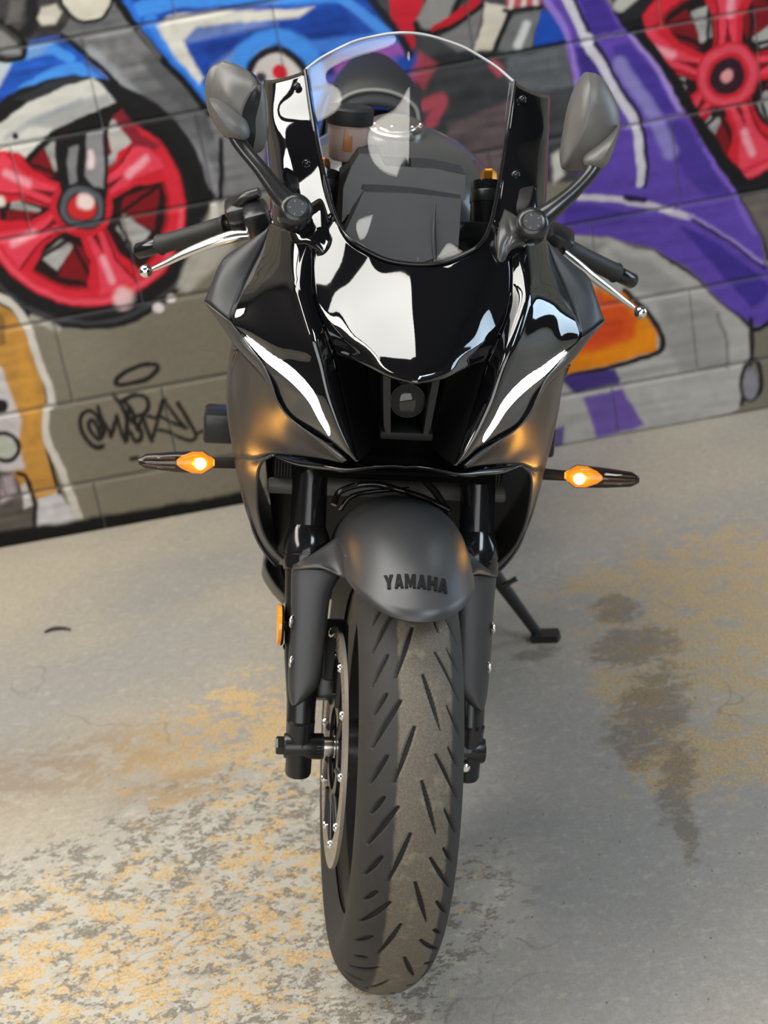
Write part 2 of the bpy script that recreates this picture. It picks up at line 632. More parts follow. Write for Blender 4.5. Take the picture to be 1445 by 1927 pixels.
# hairline cracks
ck = n.new('ShaderNodeTexVoronoi')
ck.feature = 'DISTANCE_TO_EDGE'
ck.inputs['Scale'].default_value = 1.5
wv = n.new('ShaderNodeVectorMath', operation='ADD')
nz = n.new('ShaderNodeTexNoise')
nz.inputs['Scale'].default_value = 7
n.put(nz.inputs['Vector'], n.tc)
sc_ = n.new('ShaderNodeVectorMath', operation='SCALE')
n.put(sc_.inputs[0], nz.outputs['Color'])
sc_.inputs['Scale'].default_value = .22
n.put(wv.inputs[0], n.tc)
n.put(wv.inputs[1], sc_.outputs[0])
n.put(ck.inputs['Vector'], wv.outputs[0])
crack = n.math('MULTIPLY', n.step(ck.outputs['Distance'], .0015, .006, 1, 0), n.step(n.noise(3.3, 3, .6), .5, .6))
base = n.mix(n.math('MULTIPLY', crack, .3), base, srgb(92, 86, 76))
# pits and specks
vr = n.new('ShaderNodeTexVoronoi')
vr.inputs['Scale'].default_value = 52
n.put(vr.inputs['Vector'], n.mapped((1.6, .8, 1), (0, 0, .7)))
spec = n.math('MULTIPLY', n.step(vr.outputs['Distance'], .06, .16, 1, 0), n.step(n.noise(26, 3, .6), .52, .60))
base = n.mix(n.math('MULTIPLY', spec, .75), base, srgb(84, 78, 70))
n.nt.links.new(base, n.b.inputs['Base Color'])
n.b.inputs['Roughness'].default_value = .62
bp = n.new('ShaderNodeBump')
bp.inputs['Strength'].default_value = .35
bp.inputs['Distance'].default_value = .004
hh = n.math('ADD', n.math('MULTIPLY', fine, .6), n.math('SUBTRACT', n.math('MULTIPLY', br, .5), n.math('MULTIPLY', dk, .35)))
n.put(bp.inputs['Height'], hh)
n.nt.links.new(bp.outputs[0], n.b.inputs['Normal'])
structure(boxes('floor', [(-3.7, 3.6, -4.6, WALL_Y + .2, -.12, 0)], fm))

# ---------------------------------------------------------------- rest of the workshop, around and behind the camera
wall_paint = mat('workshop_wall_paint', srgb(74, 70, 64), .8, vary=(3, .15))
dim_paint = mat('dark_ceiling_paint', srgb(52, 50, 48), .85)
structure(boxes('ceiling', [(-3.7, -3.47, -4.6, WALL_Y + .2, 3.3, 3.42), (-3.47, -2.33, -4.6, -2.42, 3.3, 3.42), (-3.47, -2.33, 1.02, WALL_Y + .2, 3.3, 3.42), (-2.33, -2.14, -4.6, WALL_Y + .2, 3.3, 3.42), (.86, 1.88, -4.6, WALL_Y + .2, 3.3, 3.42), (3.32, 3.6, -4.6, WALL_Y + .2, 3.3, 3.42), (1.88, 3.32, -4.6, -3.72, 3.3, 3.42), (1.88, 3.32, -1.28, WALL_Y + .2, 3.3, 3.42), (-2.14, .86, -4.6, -.24, 3.3, 3.42), (-2.14, .86, .71, .86, 3.3, 3.42), (-.47, .86, .86, 1.51, 3.3, 3.42), (-2.14, .86, 1.51, WALL_Y + .2, 3.3, 3.42)], dim_paint))
side_paint = mat('side_wall_paint', srgb(44, 42, 40), .85)
structure(boxes('wall_left', [(-3.7, -3.6, -4.6, WALL_Y + .2, 0, 3.3)], side_paint))
structure(boxes('wall_right', [(3.5, 3.6, 1.57, WALL_Y + .2, 0, 3.3), (3.5, 3.6, -4.6, .23, 0, 3.3), (3.5, 3.6, .23, 1.57, 1.96, 3.3), (3.5, 3.6, .23, 1.57, 0, .28)], side_paint))
structure(boxes('wall_front', [(-3.6, -3.42, -4.6, -4.45, 0, 3.3), (1.64, 3.5, -4.6, -4.45, 0, 3.3), (-3.42, 1.64, -4.6, -4.45, 3.15, 3.3), (-3.42, 1.64, -4.6, -4.45, 0, .35)], mat('front_wall_paint', srgb(60, 57, 54), .85)))
# ---------------------------------------------------------------- mural wall of concrete blocks
PXM = 1 / 860.0           # metres of wall per photograph pixel
SH = []                   # painted shapes, bottom layer first

def px(pts):
    return np.array([W(u, v) for (u, v) in pts])

def fill(pts, c, soft=5, a=1.0, tex=.10):
    SH.append(('poly', px(pts), srgb(*c), soft * PXM, a, tex))

def line(pts, w, c, soft=4, a=1.0, smooth=True, tex=.06, taper=False):
    p = px(pts)
    if smooth and len(p) > 2:
        p = crline([(x, z, 0) for x, z in p], 5)[:, :2]
    SH.append(('line', p, srgb(*c), soft * PXM, a, tex, w * PXM / 2, taper))

def disc(u, v, r, c, soft=5, a=1.0, r2=None, rot=0, tex=.08):
    SH.append(('disc', np.array(W(u, v)), srgb(*c), soft * PXM, a, tex, r * PXM, (r2 or r) * PXM, rot))

def ring(u, v, r, w, c, soft=5, a=1.0, r2=None, rot=0, a0=None, a1=None):
    cx, cz = W(u, v)
    A = np.linspace(0 if a0 is None else a0, 2 * math.pi if a1 is None else a1, 64)
    x = np.cos(A) * r * PXM
    z = -np.sin(A) * (r2 or r) * PXM
    xr = x * math.cos(rot) - z * math.sin(rot)
    zr = x * math.sin(rot) + z * math.cos(rot)
    SH.append(('line', np.stack([cx + xr, cz + zr], 1), srgb(*c), soft * PXM, a, .06, w * PXM / 2, False))

def wpoly(pw, c, soft=4, a=1.0, tex=.08):
    SH.append(('poly', np.array(pw), srgb(*c), soft * PXM, a, tex))

def wline(pw, w, c, soft=4, a=1.0):
    SH.append(('line', np.array(pw), srgb(*c), soft * PXM, a, .06, w * PXM / 2, False))

BASE = srgb(126, 119, 104)

def painted_wheel(u, v, R, angs, hub):
    cx, cz = W(u, v)
    def pol(a, r):
        return (cx + math.cos(a) * r * PXM, cz - math.sin(a) * r * PXM)
    disc(u, v, R * 1.235, (22, 21, 22), 5)
    ring(u, v, R * 1.16, 7, (70, 70, 74), 8, .8, a0=.3, a1=2.6)
    disc(u, v, R, (150, 18, 26), 4)
    disc(u, v, R * .80, (30, 14, 16), 4)
    ring(u, v, R * .91, R * .15, (208, 38, 54), 6)
    ring(u, v, R * .95, R * .05, (228, 78, 96), 8, .9, a0=.2, a1=2.9)
    n_ = len(angs)
    for k in range(n_):
        a0, a1 = angs[k], angs[(k + 1) % n_]
        while a1 < a0:
            a1 += 2 * math.pi
        am, w = (a0 + a1) / 2, (a1 - a0) / 2
        # what shows between the spokes: a pale brake disc and red inner faces
        wpoly([pol(am - w * .55, R * .42), pol(am - w * .62, R * .78), pol(am + .05 * w, R * .74), pol(am, R * .36)], (120, 14, 22), 4)
        wpoly([pol(am - w * .15, R * .40), pol(am + .1 * w, R * .70), pol(am + w * .55, R * .66), pol(am + w * .35, R * .40)], (160, 158, 154), 4, 1, .25)
        wline([pol(am - w * .62, R * .80), pol(am, R * .34), pol(am + w * .62, R * .80)], 7, (24, 12, 14), 4)
    for k, a in enumerate(angs):
        for s in (-1, 1):
            wpoly([pol(a + s * .62, R * .20), pol(a + s * .10, R * .30), pol(a + s * .16, R * .86), pol(a + s * .36, R * .86), pol(a + s * .26, R * .55)], (202, 30, 46), 5)
        wpoly([pol(a - .30, R * .25), pol(a - .15, R * .6), pol(a - .22, R * .9), pol(a + .22, R * .9), pol(a + .15, R * .6), pol(a + .30, R * .25)], (222, 62, 82), 6)
        wpoly([pol(a - .10, R * .30), pol(a - .02, R * .52), pol(a + .12, R * .30)], (112, 12, 22), 3)
        wline([pol(a + .04, R * .55), pol(a + .03, R * .78)], R * .07, (240, 170, 180), 10, .75)
        wline([pol(a - .34, R * .30), pol(a - .17, R * .6), pol(a - .24, R * .9)], 4, (70, 8, 14), 3, .8)
    disc(u, v, R * .30, (196, 30, 44), 4)
    if hub == 'fork':
        disc(u, v, R * .235, (24, 24, 26), 3)
        ring(u, v, R * .17, R * .06, (84, 86, 92), 5)
        disc(u, v, R * .12, (190, 40, 44), 4)
        disc(u + 3, v - 10, R * .075, (232, 205, 200), 9, .9)
    else:
        ring(u, v, R * .24, R * .07, (218, 70, 88), 5)
        disc(u, v, R * .165, (46, 18, 30), 4)
        disc(u, v - 1, R * .06, (224, 150, 150), 6)

# --- upper left: blue fairing of a painted motorcycle
fill([(-300, -300), (1000, -300), (1000, 110), (820, 130), (770, 200), (640, 260), (400, 300), (250, 330), (-300, 330)], (24, 66, 158), 4, 1, .25)
fill([(400, 150), (720, 95), (860, 240), (700, 300), (420, 320)], (30, 44, 104), 20, .9, .3)
fill([(640, 0), (720, 0), (790, 110), (760, 190), (690, 90)], (30, 74, 168), 14)
line([(235, 28), (300, 8), (420, -4), (640, -8)], 26, (66, 142, 232), 9)
line([(286, 40), (330, 110), (392, 196)], 26, (58, 134, 228), 9)
line([(240, 5), (258, 40), (330, 128), (400, 215)], 16, (40, 110, 210), 8)
fill([(293, 48), (318, 30), (400, 20), (546, 16), (590, 14), (560, 32), (430, 44), (372, 50), (345, 76), (366, 120), (384, 148), (374, 160), (322, 92)], (214, 210, 198), 9, 1, .12)
fill([(372, 50), (480, 38), (520, 46), (440, 62), (360, 78), (345, 76)], (120, 140, 190), 14, .7, .3)
line([(400, 92), (480, 84), (560, 70), (640, 66)], 22, (16, 44, 124), 18, .7)
line([(410, 130), (450, 104), (500, 88)], 16, (140, 168, 220), 18, .7)
line([(540, 92), (640, 84), (756, 72)], 26, (64, 122, 212), 12, .9)
line([(640, -4), (690, 32), (730, 66)], 18, (74, 142, 228), 8)
line([(640, 128), (700, 108), (756, 92)], 22, (176, 92, 176), 14, .8)
line([(600, 160), (680, 128), (740, 116)], 16, (120, 100, 200), 14, .7)
ring(521, 148, 72, 30, (66, 140, 226), 12)
disc(521, 148, 55, (24, 24, 28), 4)
disc(521, 150, 43, (206, 196, 192), 5)
disc(526, 138, 13, (204, 26, 40), 4)
disc(492, 148, 10, (60, 50, 54), 5)
# left part
fill([(-300, 110), (0, 122), (60, 82), (112, 70), (160, 98), (205, 142), (250, 200), (215, 215), (150, 180), (-100, 260), (-300, 330)], (30, 80, 176), 5, 1, .3)
line([(-40, 150), (30, 108), (90, 92), (130, 110)], 18, (70, 146, 230), 8)
fill([(-60, 180), (-5, 110), (24, 118), (0, 160), (-40, 210)], (190, 200, 208), 10)
line([(10, 214), (60, 160), (140, 128), (176, 150), (232, 196)], 20, (70, 146, 232), 8)
fill([(50, 84), (110, 74), (80, 100), (56, 108)], (120, 150, 190), 12, .8)
# dark engine shapes, top left
fill([(-300, -300), (230, -300), (222, -4), (150, 60), (120, 66), (58, 78), (44, 112), (0, 112), (-300, 150)], (56, 54, 54), 6, 1, .35)
fill([(0, 58), (30, 80), (46, 104), (12, 104), (-40, 90)], (128, 126, 124), 8)
line([(-10, 112), (30, 112), (48, 100), (40, 70), (0, 40)], 9, (14, 14, 15), 5)
line([(60, 0), (62, 40), (50, 62)], 22, (26, 26, 27), 9)
fill([(20, 0), (48, 0), (40, 40), (10, 46)], (96, 94, 92), 12)
fill([(78, 14), (104, 10), (116, 24), (104, 46), (80, 48), (70, 34)], (200, 194, 178), 7)
# front fork, a broad grey band running down to the right
fill([(112, 64), (160, -10), (216, -4), (262, 60), (330, 140), (392, 214), (452, 300), (500, 330), (500, 450), (430, 440), (408, 380), (362, 312), (306, 246), (200, 138)], (104, 104, 106), 4, 1, .22)
fill([(136, 70), (254, 50), (296, 104), (230, 160)], (128, 128, 128), 14, .8, .25)
line([(170, 100), (260, 190), (330, 270)], 26, (160, 164, 170), 14, .75)
line([(280, 110), (340, 180), (400, 250)], 30, (74, 74, 76), 16, .7)
line([(330, 250), (390, 320), (410, 370)], 24, (140, 138, 142), 14, .7)
fill([(392, 214), (500, 200), (500, 450), (424, 440), (424, 330)], (120, 119, 121), 8, 1, .15)
line([(417, 262), (416, 330), (414, 384)], 9, (16, 16, 17), 4)
line([(118, 66), (200, 140), (306, 246), (362, 312), (410, 384)], 10, (14, 14, 15), 4)
line([(214, -8), (262, 58), (330, 136), (394, 212)], 13, (14, 14, 15), 4)
line([(262, 58), (300, 104)], 8, (90, 90, 92), 4)
disc(162, -6, 47, (20, 20, 20), 4)
disc(162, -8, 42, (214, 208, 190), 4)
# painted wheel on the left
painted_wheel(155, 389, 188, [math.radians(q) for q in (-27, 80, 160, 213, 285)], 'fork')
fill([(170, 210), (235, 188), (310, 246), (360, 310), (408, 384), (392, 430), (345, 330), (300, 265), (240, 230)], (18, 17, 18), 6)
fill([(205, 222), (230, 205), (262, 252), (300, 272), (290, 282), (250, 276)], (128, 28, 42), 9)
fill([(200, 222), (216, 226), (248, 268), (212, 290)], (182, 178, 172), 4)
fill([(104, 262), (170, 205), (214, 196), (206, 240), (200, 388), (114, 388)], (20, 19, 20), 4)
fill([(128, 276), (146, 272), (146, 340), (130, 350)], (126, 124, 126), 4)
fill([(164, 250), (196, 240), (194, 356), (176, 350), (162, 330)], (138, 136, 138), 5)
line([(171, 288), (171, 312)], 10, (232, 206, 210), 8)
disc(155, 389, 44, (20, 20, 22), 3)
ring(155, 389, 33, 11, (84, 88, 96), 5)
disc(155, 389, 24, (196, 38, 42), 4)
disc(160, 378, 15, (236, 212, 206), 9)
fill([(-300, 300), (0, 232), (54, 190), (116, 164), (174, 146), (196, 168), (218, 195), (170, 213), (102, 248), (54, 300), (36, 288), (-300, 240)], (206, 204, 196), 4, 1, .08)
fill([(54, 232), (110, 200), (200, 178), (216, 195), (170, 212), (104, 244)], (148, 150, 150), 14, .7)
line([(10, 262), (60, 226), (150, 190)], 10, (140, 150, 156), 10, .6)
line([(54, 302), (102, 252), (170, 218), (222, 200)], 12, (16, 16, 16), 4)
fill([(24, 186), (84, 156), (146, 139), (175, 147), (116, 164), (54, 191)], (44, 46, 50), 5)
disc(27, 257, 6, (14, 14, 14), 3)
disc(0, 378, 10, (222, 214, 200), 8)
# glints at the tyre's rim
disc(233, 562, 20, (238, 200, 200), 16, .85)
disc(322, 561, 8, (226, 216, 216), 5)
disc(299, 580, 10, (232, 222, 222), 5)
fill([(330, 540), (400, 380), (440, 380), (440, 470), (352, 552)], (188, 184, 172), 14, .75)
line([(402, 388), (402, 414)], 14, (214, 206, 196), 8)
line([(60, 596), (110, 618), (90, 612)], 12, (186, 180, 170), 8, .7)
# --- lower left figure in tan and white
fill([(-300, 560), (0, 570), (30, 582), (54, 626), (76, 690), (88, 757), (82, 831), (98, 886), (110, 928), (70, 940), (-300, 1040)], (184, 134, 62), 5, 1, .15)
fill([(30, 640), (60, 690), (70, 760), (58, 820), (40, 740)], (202, 146, 60), 14, .8)
fill([(-300, 660), (0, 690), (20, 740), (40, 790), (34, 830), (48, 880), (-300, 960)], (196, 188, 188), 9, 1, .12)
line([(-40, 585), (0, 600), (4, 640)], 16, (96, 70, 36), 10, .7)
disc(2, 764, 14, (30, 26, 26), 5)
ring(8, 842, 27, 9, (22, 20, 22), 4)
disc(8, 842, 22, (170, 172, 160), 6)
fill([(-300, 890), (24, 886), (44, 930), (70, 960), (70, 1000), (-300, 1060)], (84, 78, 72), 10, 1, .3)
fill([(0, 900), (24, 890), (30, 930), (0, 950)], (176, 160, 164), 12, .8)
line([(34, 890), (52, 900), (66, 950), (68, 990)], 9, (18, 17, 17), 4)
fill([(38, 912), (50, 908), (62, 950), (46, 958)], (190, 186, 184), 5)
fill([(72, 938), (112, 926), (134, 956), (146, 982), (72, 1000)], (196, 194, 196), 7, 1, .2)
line([(0, 568), (30, 588), (54, 632), (74, 690), (90, 756), (84, 831), (100, 886), (114, 928)], 7, (26, 22, 18), 4)
line([(-60, 540), (2, 560), (34, 584), (58, 632), (78, 690), (98, 754), (88, 776), (88, 831), (120, 894), (148, 974)], 15, (204, 198, 188), 4)
# --- halo and hand-style tag
ring(258, 706, 43, 9, (26, 25, 23), 4, 1, r2=14, rot=.20)
def tag(pts, w=9, smooth=True):
    line([(u / 3.14, 560 + v / 3.14) for (u, v) in pts], w, (28, 26, 24), 4, 1, smooth)
tag([(605, 880), (560, 885), (505, 835), (470, 750), (485, 695), (530, 672), (585, 712), (610, 790), (585, 840), (545, 810), (525, 760), (545, 730), (575, 760), (590, 820)])
tag([(582, 648), (620, 745), (655, 828), (690, 700)], 8, False)
tag([(690, 700), (738, 852), (762, 650), (735, 610)], 8, False)
tag([(676, 585), (720, 640), (752, 740), (748, 845)], 8)
tag([(725, 615), (790, 580), (860, 588), (880, 640), (850, 690), (775, 720), (830, 770), (838, 830), (800, 850), (770, 790)], 9)
tag([(770, 660), (800, 720), (820, 790), (850, 700), (895, 855)], 8, False)
tag([(880, 700), (930, 720), (968, 592), (1030, 690), (1100, 775), (1000, 735), (945, 700)], 8, False)
tag([(968, 592), (930, 740), (905, 830)], 7, False)
tag([(940, 790), (1000, 805), (1090, 845), (1140, 845), (1155, 815), (1110, 720), (1055, 620)], 8)
tag([(1155, 810), (1190, 795), (1260, 780)], 6)
tag([(780, 955), (812, 948)], 9)
# --- centre top: red, grey and bone panels
fill([(700, 0), (1010, -200), (1040, 40), (1075, 90), (1100, 160), (1100, 340), (800, 360), (760, 200), (800, 120)], (62, 62, 64), 8, 1, .25)
fill([(716, -60), (800, -60), (794, 10), (780, 44), (782, 90), (764, 92), (740, 38)], (196, 30, 48), 5)
line([(690, -10), (724, 30), (748, 62), (772, 100)], 15, (28, 30, 40), 5)
fill([(784, 36), (796, 8), (826, -40), (876, -40), (836, 50), (800, 58)], (138, 136, 132), 5)
line([(782, 46), (792, 60), (836, 54), (872, -10)], 8, (16, 16, 16), 4)
line([(822, 56), (862, 30), (896, 4)], 18, (186, 26, 40), 4)
line([(812, 68), (862, 42), (908, 10)], 9, (16, 16, 16), 4)
fill([(826, 72), (868, 44), (908, 16), (888, 94), (860, 100)], (118, 116, 116), 5)
fill([(914, 4), (956, 14), (942, 54), (926, 94), (888, 98), (904, 50)], (202, 194, 178), 5)
line([(962, 20), (944, 60), (930, 98), (890, 108)], 9, (16, 16, 16), 4)
fill([(966, 28), (1020, 14), (1008, 60), (1002, 90), (936, 100), (950, 60)], (112, 112, 112), 5, 1, .2)
line([(992, 44), (976, 84)], 14, (208, 208, 206), 9)
fill([(946, -20), (1022, -20), (1016, 12), (954, 16)], (180, 80, 90), 5)
for q in (962, 986, 1008):
    line([(q, -12), (q - 2, 12)], 9, (208, 196, 190), 4)
line([(948, 20), (1018, 12)], 7, (18, 18, 18), 4)
fill([(1018, 14), (1032, 20), (1074, 68), (1060, 86), (1006, 86)], (22, 72, 170), 4)
fill([(958, 108), (1066, 86), (1074, 112), (1086, 160), (992, 176), (950, 150)], (92, 94, 98), 10, 1, .2)
line([(960, 100), (1066, 80)], 8, (18, 18, 19), 5)
line([(800, 120), (860, 112), (940, 106)], 24, (40, 40, 42), 12, .8)
fill([(790, 96), (822, 120), (800, 170), (770, 150)], (176, 70, 84), 12, .8)
line([(800, 200), (830, 186), (812, 230)], 22, (196, 80, 96), 10, .8)
line([(930, 124), (940, 138)], 16, (200, 80, 92), 8, .8)
fill([(840, 240), (960, 190), (1000, 260), (980, 360), (860, 360)], (104, 88, 90), 14, .9, .3)
fill([(1036, 290), (1050, 280), (1060, 330), (1042, 345)], (206, 200, 190), 10)
# right painted wheel
painted_wheel(1368, 143, 196, [math.radians(q) for q in (-83, -5, 75, 140, 208)], 'plain')
# --- right: purple fork and mudguard
fill([(1022, -200), (1120, -200), (1138, 0), (1180, 58), (1240, 122), (1284, 200), (1324, 268), (1390, 370), (1432, 448), (1440, 498), (1446, 500), (1620, 560), (1460, 600), (1422, 612), (1394, 598), (1364, 571), (1330, 537), (1290, 500), (1228, 467), (1148, 447), (1040, 440), (1040, 380), (1080, 350), (1104, 300), (1100, 230), (1088, 148), (1070, 66), (1030, 0)], (94, 68, 164), 4, 1, .12)
fill([(1086, -10), (1124, -10), (1170, 56), (1150, 78), (1116, 74)], (66, 46, 140), 6)
fill([(1084, 90), (1110, 84), (1150, 160), (1130, 200), (1104, 170)], (58, 40, 124), 9)
fill([(1150, 90), (1184, 80), (1236, 140), (1270, 210), (1230, 214), (1190, 160)], (70, 50, 146), 9)
fill([(1238, 240), (1280, 216), (1336, 300), (1380, 366), (1330, 372), (1290, 330)], (64, 46, 136), 14, .8)
line([(1166, 120), (1204, 178), (1236, 226), (1262, 286)], 26, (146, 136, 196), 14, .8)
line([(1028, 0), (1064, 60), (1084, 140), (1094, 200)], 12, (146, 116, 206), 5)
line([(1188, 66), (1238, 128), (1280, 206)], 11, (160, 134, 204), 5)
line([(1326, 280), (1372, 350), (1420, 440)], 10, (120, 92, 186), 6)
line([(1108, 74), (1176, 60)], 6, (140, 116, 196), 4)
line([(1166, 240), (1286, 214)], 6, (150, 126, 200), 4)
line([(1074, -10), (1112, 66), (1156, 144), (1204, 226), (1216, 280), (1214, 352)], 8, (30, 20, 56), 3)
line([(1062, -10), (1103, 75), (1148, 154), (1194, 232), (1204, 280), (1205, 346)], 15, (206, 200, 208), 4)
disc(1106, 76, 12, (214, 208, 214), 5)
fill([(1062, 384), (1120, 388), (1210, 400), (1150, 424), (1066, 432)], (74, 54, 146), 8)
fill([(1276, 424), (1340, 450), (1420, 510), (1452, 540), (1440, 566), (1416, 578), (1386, 548), (1330, 486)], (64, 46, 140), 7)
line([(1090, 372), (1170, 376), (1245, 394), (1300, 412)], 12, (206, 196, 204), 5)
line([(1296, 410), (1364, 446), (1432, 494)], 10, (160, 138, 206), 5)
line([(1180, 372), (1215, 378)], 10, (36, 22, 70), 4)
line([(1150, 456), (1228, 476), (1290, 510), (1340, 556), (1400, 606), (1424, 618), (1470, 590)], 9, (22, 16, 36), 4)
line([(1300, 416), (1368, 452), (1440, 506)], 6, (36, 24, 70), 3)
fill([(1130, -40), (1180, 56), (1238, 120), (1284, 200), (1324, 268), (1390, 370), (1432, 448), (1442, 490), (1466, 480), (1456, 420), (1426, 352), (1368, 290), (1320, 220), (1268, 130), (1214, 60), (1186, -40)], (18, 16, 18), 4)
fill([(1140, -40), (1250, -40), (1200, 36), (1176, 40)], (30, 30, 34), 6)
line([(1168, 10), (1210, -30)], 26, (186, 182, 172), 8)
fill([(1140, -60), (1170, -60), (1160, 0)], (60, 120, 200), 10)
fill([(1392, 366), (1700, 330), (1700, 470), (1446, 480), (1436, 448)], (104, 96, 88), 12, 1, .2)
line([(1392, 362), (1440, 350), (1600, 330)], 16, (26, 24, 26), 10)
# white-grey body with orange lamp
fill([(1036, 440), (1100, 446), (1150, 450), (1228, 474), (1294, 514), (1362, 574), (1412, 620), (1412, 686), (1392, 768), (1204, 840), (1000, 870), (800, 900), (760, 700), (1000, 460)], (180, 175, 169), 5, 1, .10)
fill([(1150, 470), (1220, 490), (1290, 540), (1240, 555), (1170, 530)], (146, 142, 140), 20, .7)
fill([(1240, 560), (1350, 570), (1366, 690), (1280, 700), (1250, 640)], (148, 144, 141), 20, .7)
fill([(1060, 452), (1140, 458), (1120, 500), (1060, 520)], (126, 122, 120), 20, .7)
line([(1352, 590), (1366, 640), (1368, 690)], 8, (118, 114, 112), 7, .8)
line([(1160, 712), (1260, 690), (1350, 684)], 14, (150, 146, 142), 12, .6)
fill([(1000, 540), (1118, 538), (1176, 550), (1216, 590), (1238, 626), (1236, 660), (1148, 684), (1074, 704), (980, 730)], (236, 138, 16), 4)
fill([(1000, 560), (1118, 548), (1170, 562), (1198, 600), (1196, 636), (1120, 660), (1000, 690)], (222, 86, 26), 18)
fill([(1110, 600), (1180, 604), (1170, 634), (1090, 654)], (206, 66, 26), 16, .8)
line([(1176, 546), (1218, 586), (1242, 624), (1240, 662), (1148, 690), (1070, 710)], 11, (26, 20, 16), 4)
fill([(1050, 712), (1156, 694), (1170, 716), (1164, 724), (1080, 742)], (72, 54, 122), 7)
fill([(1096, 750), (1172, 730), (1190, 762), (1212, 800), (1124, 824)], (112, 88, 164), 9)
fill([(1040, 806), (1060, 800), (1060, 840), (1030, 850)], (100, 84, 140), 9)
line([(1412, 600), (1414, 650), (1410, 690), (1396, 760)], 9, (34, 31, 30), 4)
ring(1414, 716, 20, 9, (26, 24, 24), 4, 1, r2=40, rot=-.1)
disc(1412, 722, 14, (140, 136, 142), 8, 1, r2=32)
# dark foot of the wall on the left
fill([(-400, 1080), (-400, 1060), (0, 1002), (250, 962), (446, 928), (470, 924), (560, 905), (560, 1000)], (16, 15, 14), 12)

def value_noise(x, z, s, seed):
    r = np.random.default_rng(seed)
    T = r.random((64, 64))
    gx, gz = x * s + 17.3, z * s + 9.1
    i, j = np.floor(gx).astype(int), np.floor(gz).astype(int)
    fx, fz = gx - i, gz - j
    fx, fz = fx * fx * (3 - 2 * fx), fz * fz * (3 - 2 * fz)
    a, b = T[i % 64, j % 64], T[(i + 1) % 64, j % 64]
    c, d = T[i % 64, (j + 1) % 64], T[(i + 1) % 64, (j + 1) % 64]
    return (a * (1 - fx) + b * fx) * (1 - fz) + (c * (1 - fx) + d * fx) * fz - .5

def seg_dist(X, Z, p, q):
    dx, dz = q[0] - p[0], q[1] - p[1]
    L = dx * dx + dz * dz + 1e-12
    t = np.clip(((X - p[0]) * dx + (Z - p[1]) * dz) / L, 0, 1)
    return np.hypot(X - p[0] - t * dx, Z - p[1] - t * dz)

def paint(X, Z):
    """the mural's colour at wall points (X, Z)"""
    wx = value_noise(X, Z, 22, 1) * .006 + value_noise(X, Z, 70, 2) * .003
    wz = value_noise(X, Z, 22, 3) * .006 + value_noise(X, Z, 70, 4) * .003
    Xd, Zd = X + wx, Z + wz
    col = np.tile(np.array(BASE), (len(X), 1)) * (1 + .16 * value_noise(X, Z, 7, 5) + .08 * value_noise(X, Z, 120, 6))[:, None]
    brush = value_noise(X * .35 + Z * .2, Z * 3.0, 30, 8) + .6 * value_noise(X, Z, 60, 9)
    for s in SH:
        kind, g, c, soft, al, tex = s[:6]
        if kind == 'disc':
            R = max(s[6], s[7]) + soft * 2
            lo, hi = g - R, g + R
        else:
            pad = soft * 2 + (s[6] if kind == 'line' else 0)
            lo, hi = g.min(0) - pad, g.max(0) + pad
        k = np.flatnonzero((Xd > lo[0]) & (Xd < hi[0]) & (Zd > lo[1]) & (Zd < hi[1]))
        if not len(k):
            continue
        x, z = Xd[k], Zd[k]
        if kind == 'poly':
            inside = np.zeros(len(k), bool)
            d = np.full(len(k), 9.0)
            m = len(g)
            for i in range(m):
                p, q = g[i], g[(i + 1) % m]
                d = np.minimum(d, seg_dist(x, z, p, q))
                cond = (p[1] > z) != (q[1] > z)
                if cond.any():
                    xi = (q[0] - p[0]) * (z - p[1]) / (q[1] - p[1] + 1e-12) + p[0]
                    inside ^= cond & (x < xi)
            sd = np.where(inside, -d, d)
        elif kind == 'line':
            d = np.full(len(k), 9.0)
            for i in range(len(g) - 1):
                d = np.minimum(d, seg_dist(x, z, g[i], g[i + 1]))
            sd = d - s[6]
        else:
            rx, rz, ro = s[6], s[7], s[8]
            ex, ez = (x - g[0]) / rx, (z - g[1]) / rz
            sd = (np.hypot(ex, ez) - 1) * min(rx, rz)
        a = np.clip(.5 - sd / soft, 0, 1)
        a = (a * a * (3 - 2 * a)) * al
        cc = np.array(c)[None] * (1 + tex * 2.2 * brush[k])[:, None]
        col[k] = col[k] * (1 - a[:, None]) + cc * a[:, None]
    return np.clip(col * .79, .002, .95)

def paint_mesh(me, joint=False):
    nv = len(me.vertices)
    co = np.empty(nv * 3)
    me.vertices.foreach_get('co', co)
    co = co.reshape(-1, 3)
    col = paint(co[:, 0], co[:, 2])
    if joint:
        lum = col.mean(1, keepdims=True)
        col = col * .62 + .16 * (.45 + lum)
    at = me.color_attributes.new('paint', 'FLOAT_COLOR', 'POINT')
    at.data.foreach_set('color', np.concatenate([col, np.ones((nv, 1))], 1).astype(np.float32).ravel())

mm = bpy.data.materials.new('mural_paint_on_block')
n = NT(mm)
at = n.new('ShaderNodeAttribute')
at.attribute_name = 'paint'
n.nt.links.new(at.outputs['Color'], n.b.inputs['Base Color'])
n.b.inputs['Roughness'].default_value = .7
setin(n.b, 'Specular IOR Level', .18)
bp = n.new('ShaderNodeBump')
bp.inputs['Strength'].default_value = .5
bp.inputs['Distance'].default_value = .004
n.put(bp.inputs['Height'], n.noise(110, 6, .65))
n.nt.links.new(bp.outputs[0], n.b.inputs['Normal'])

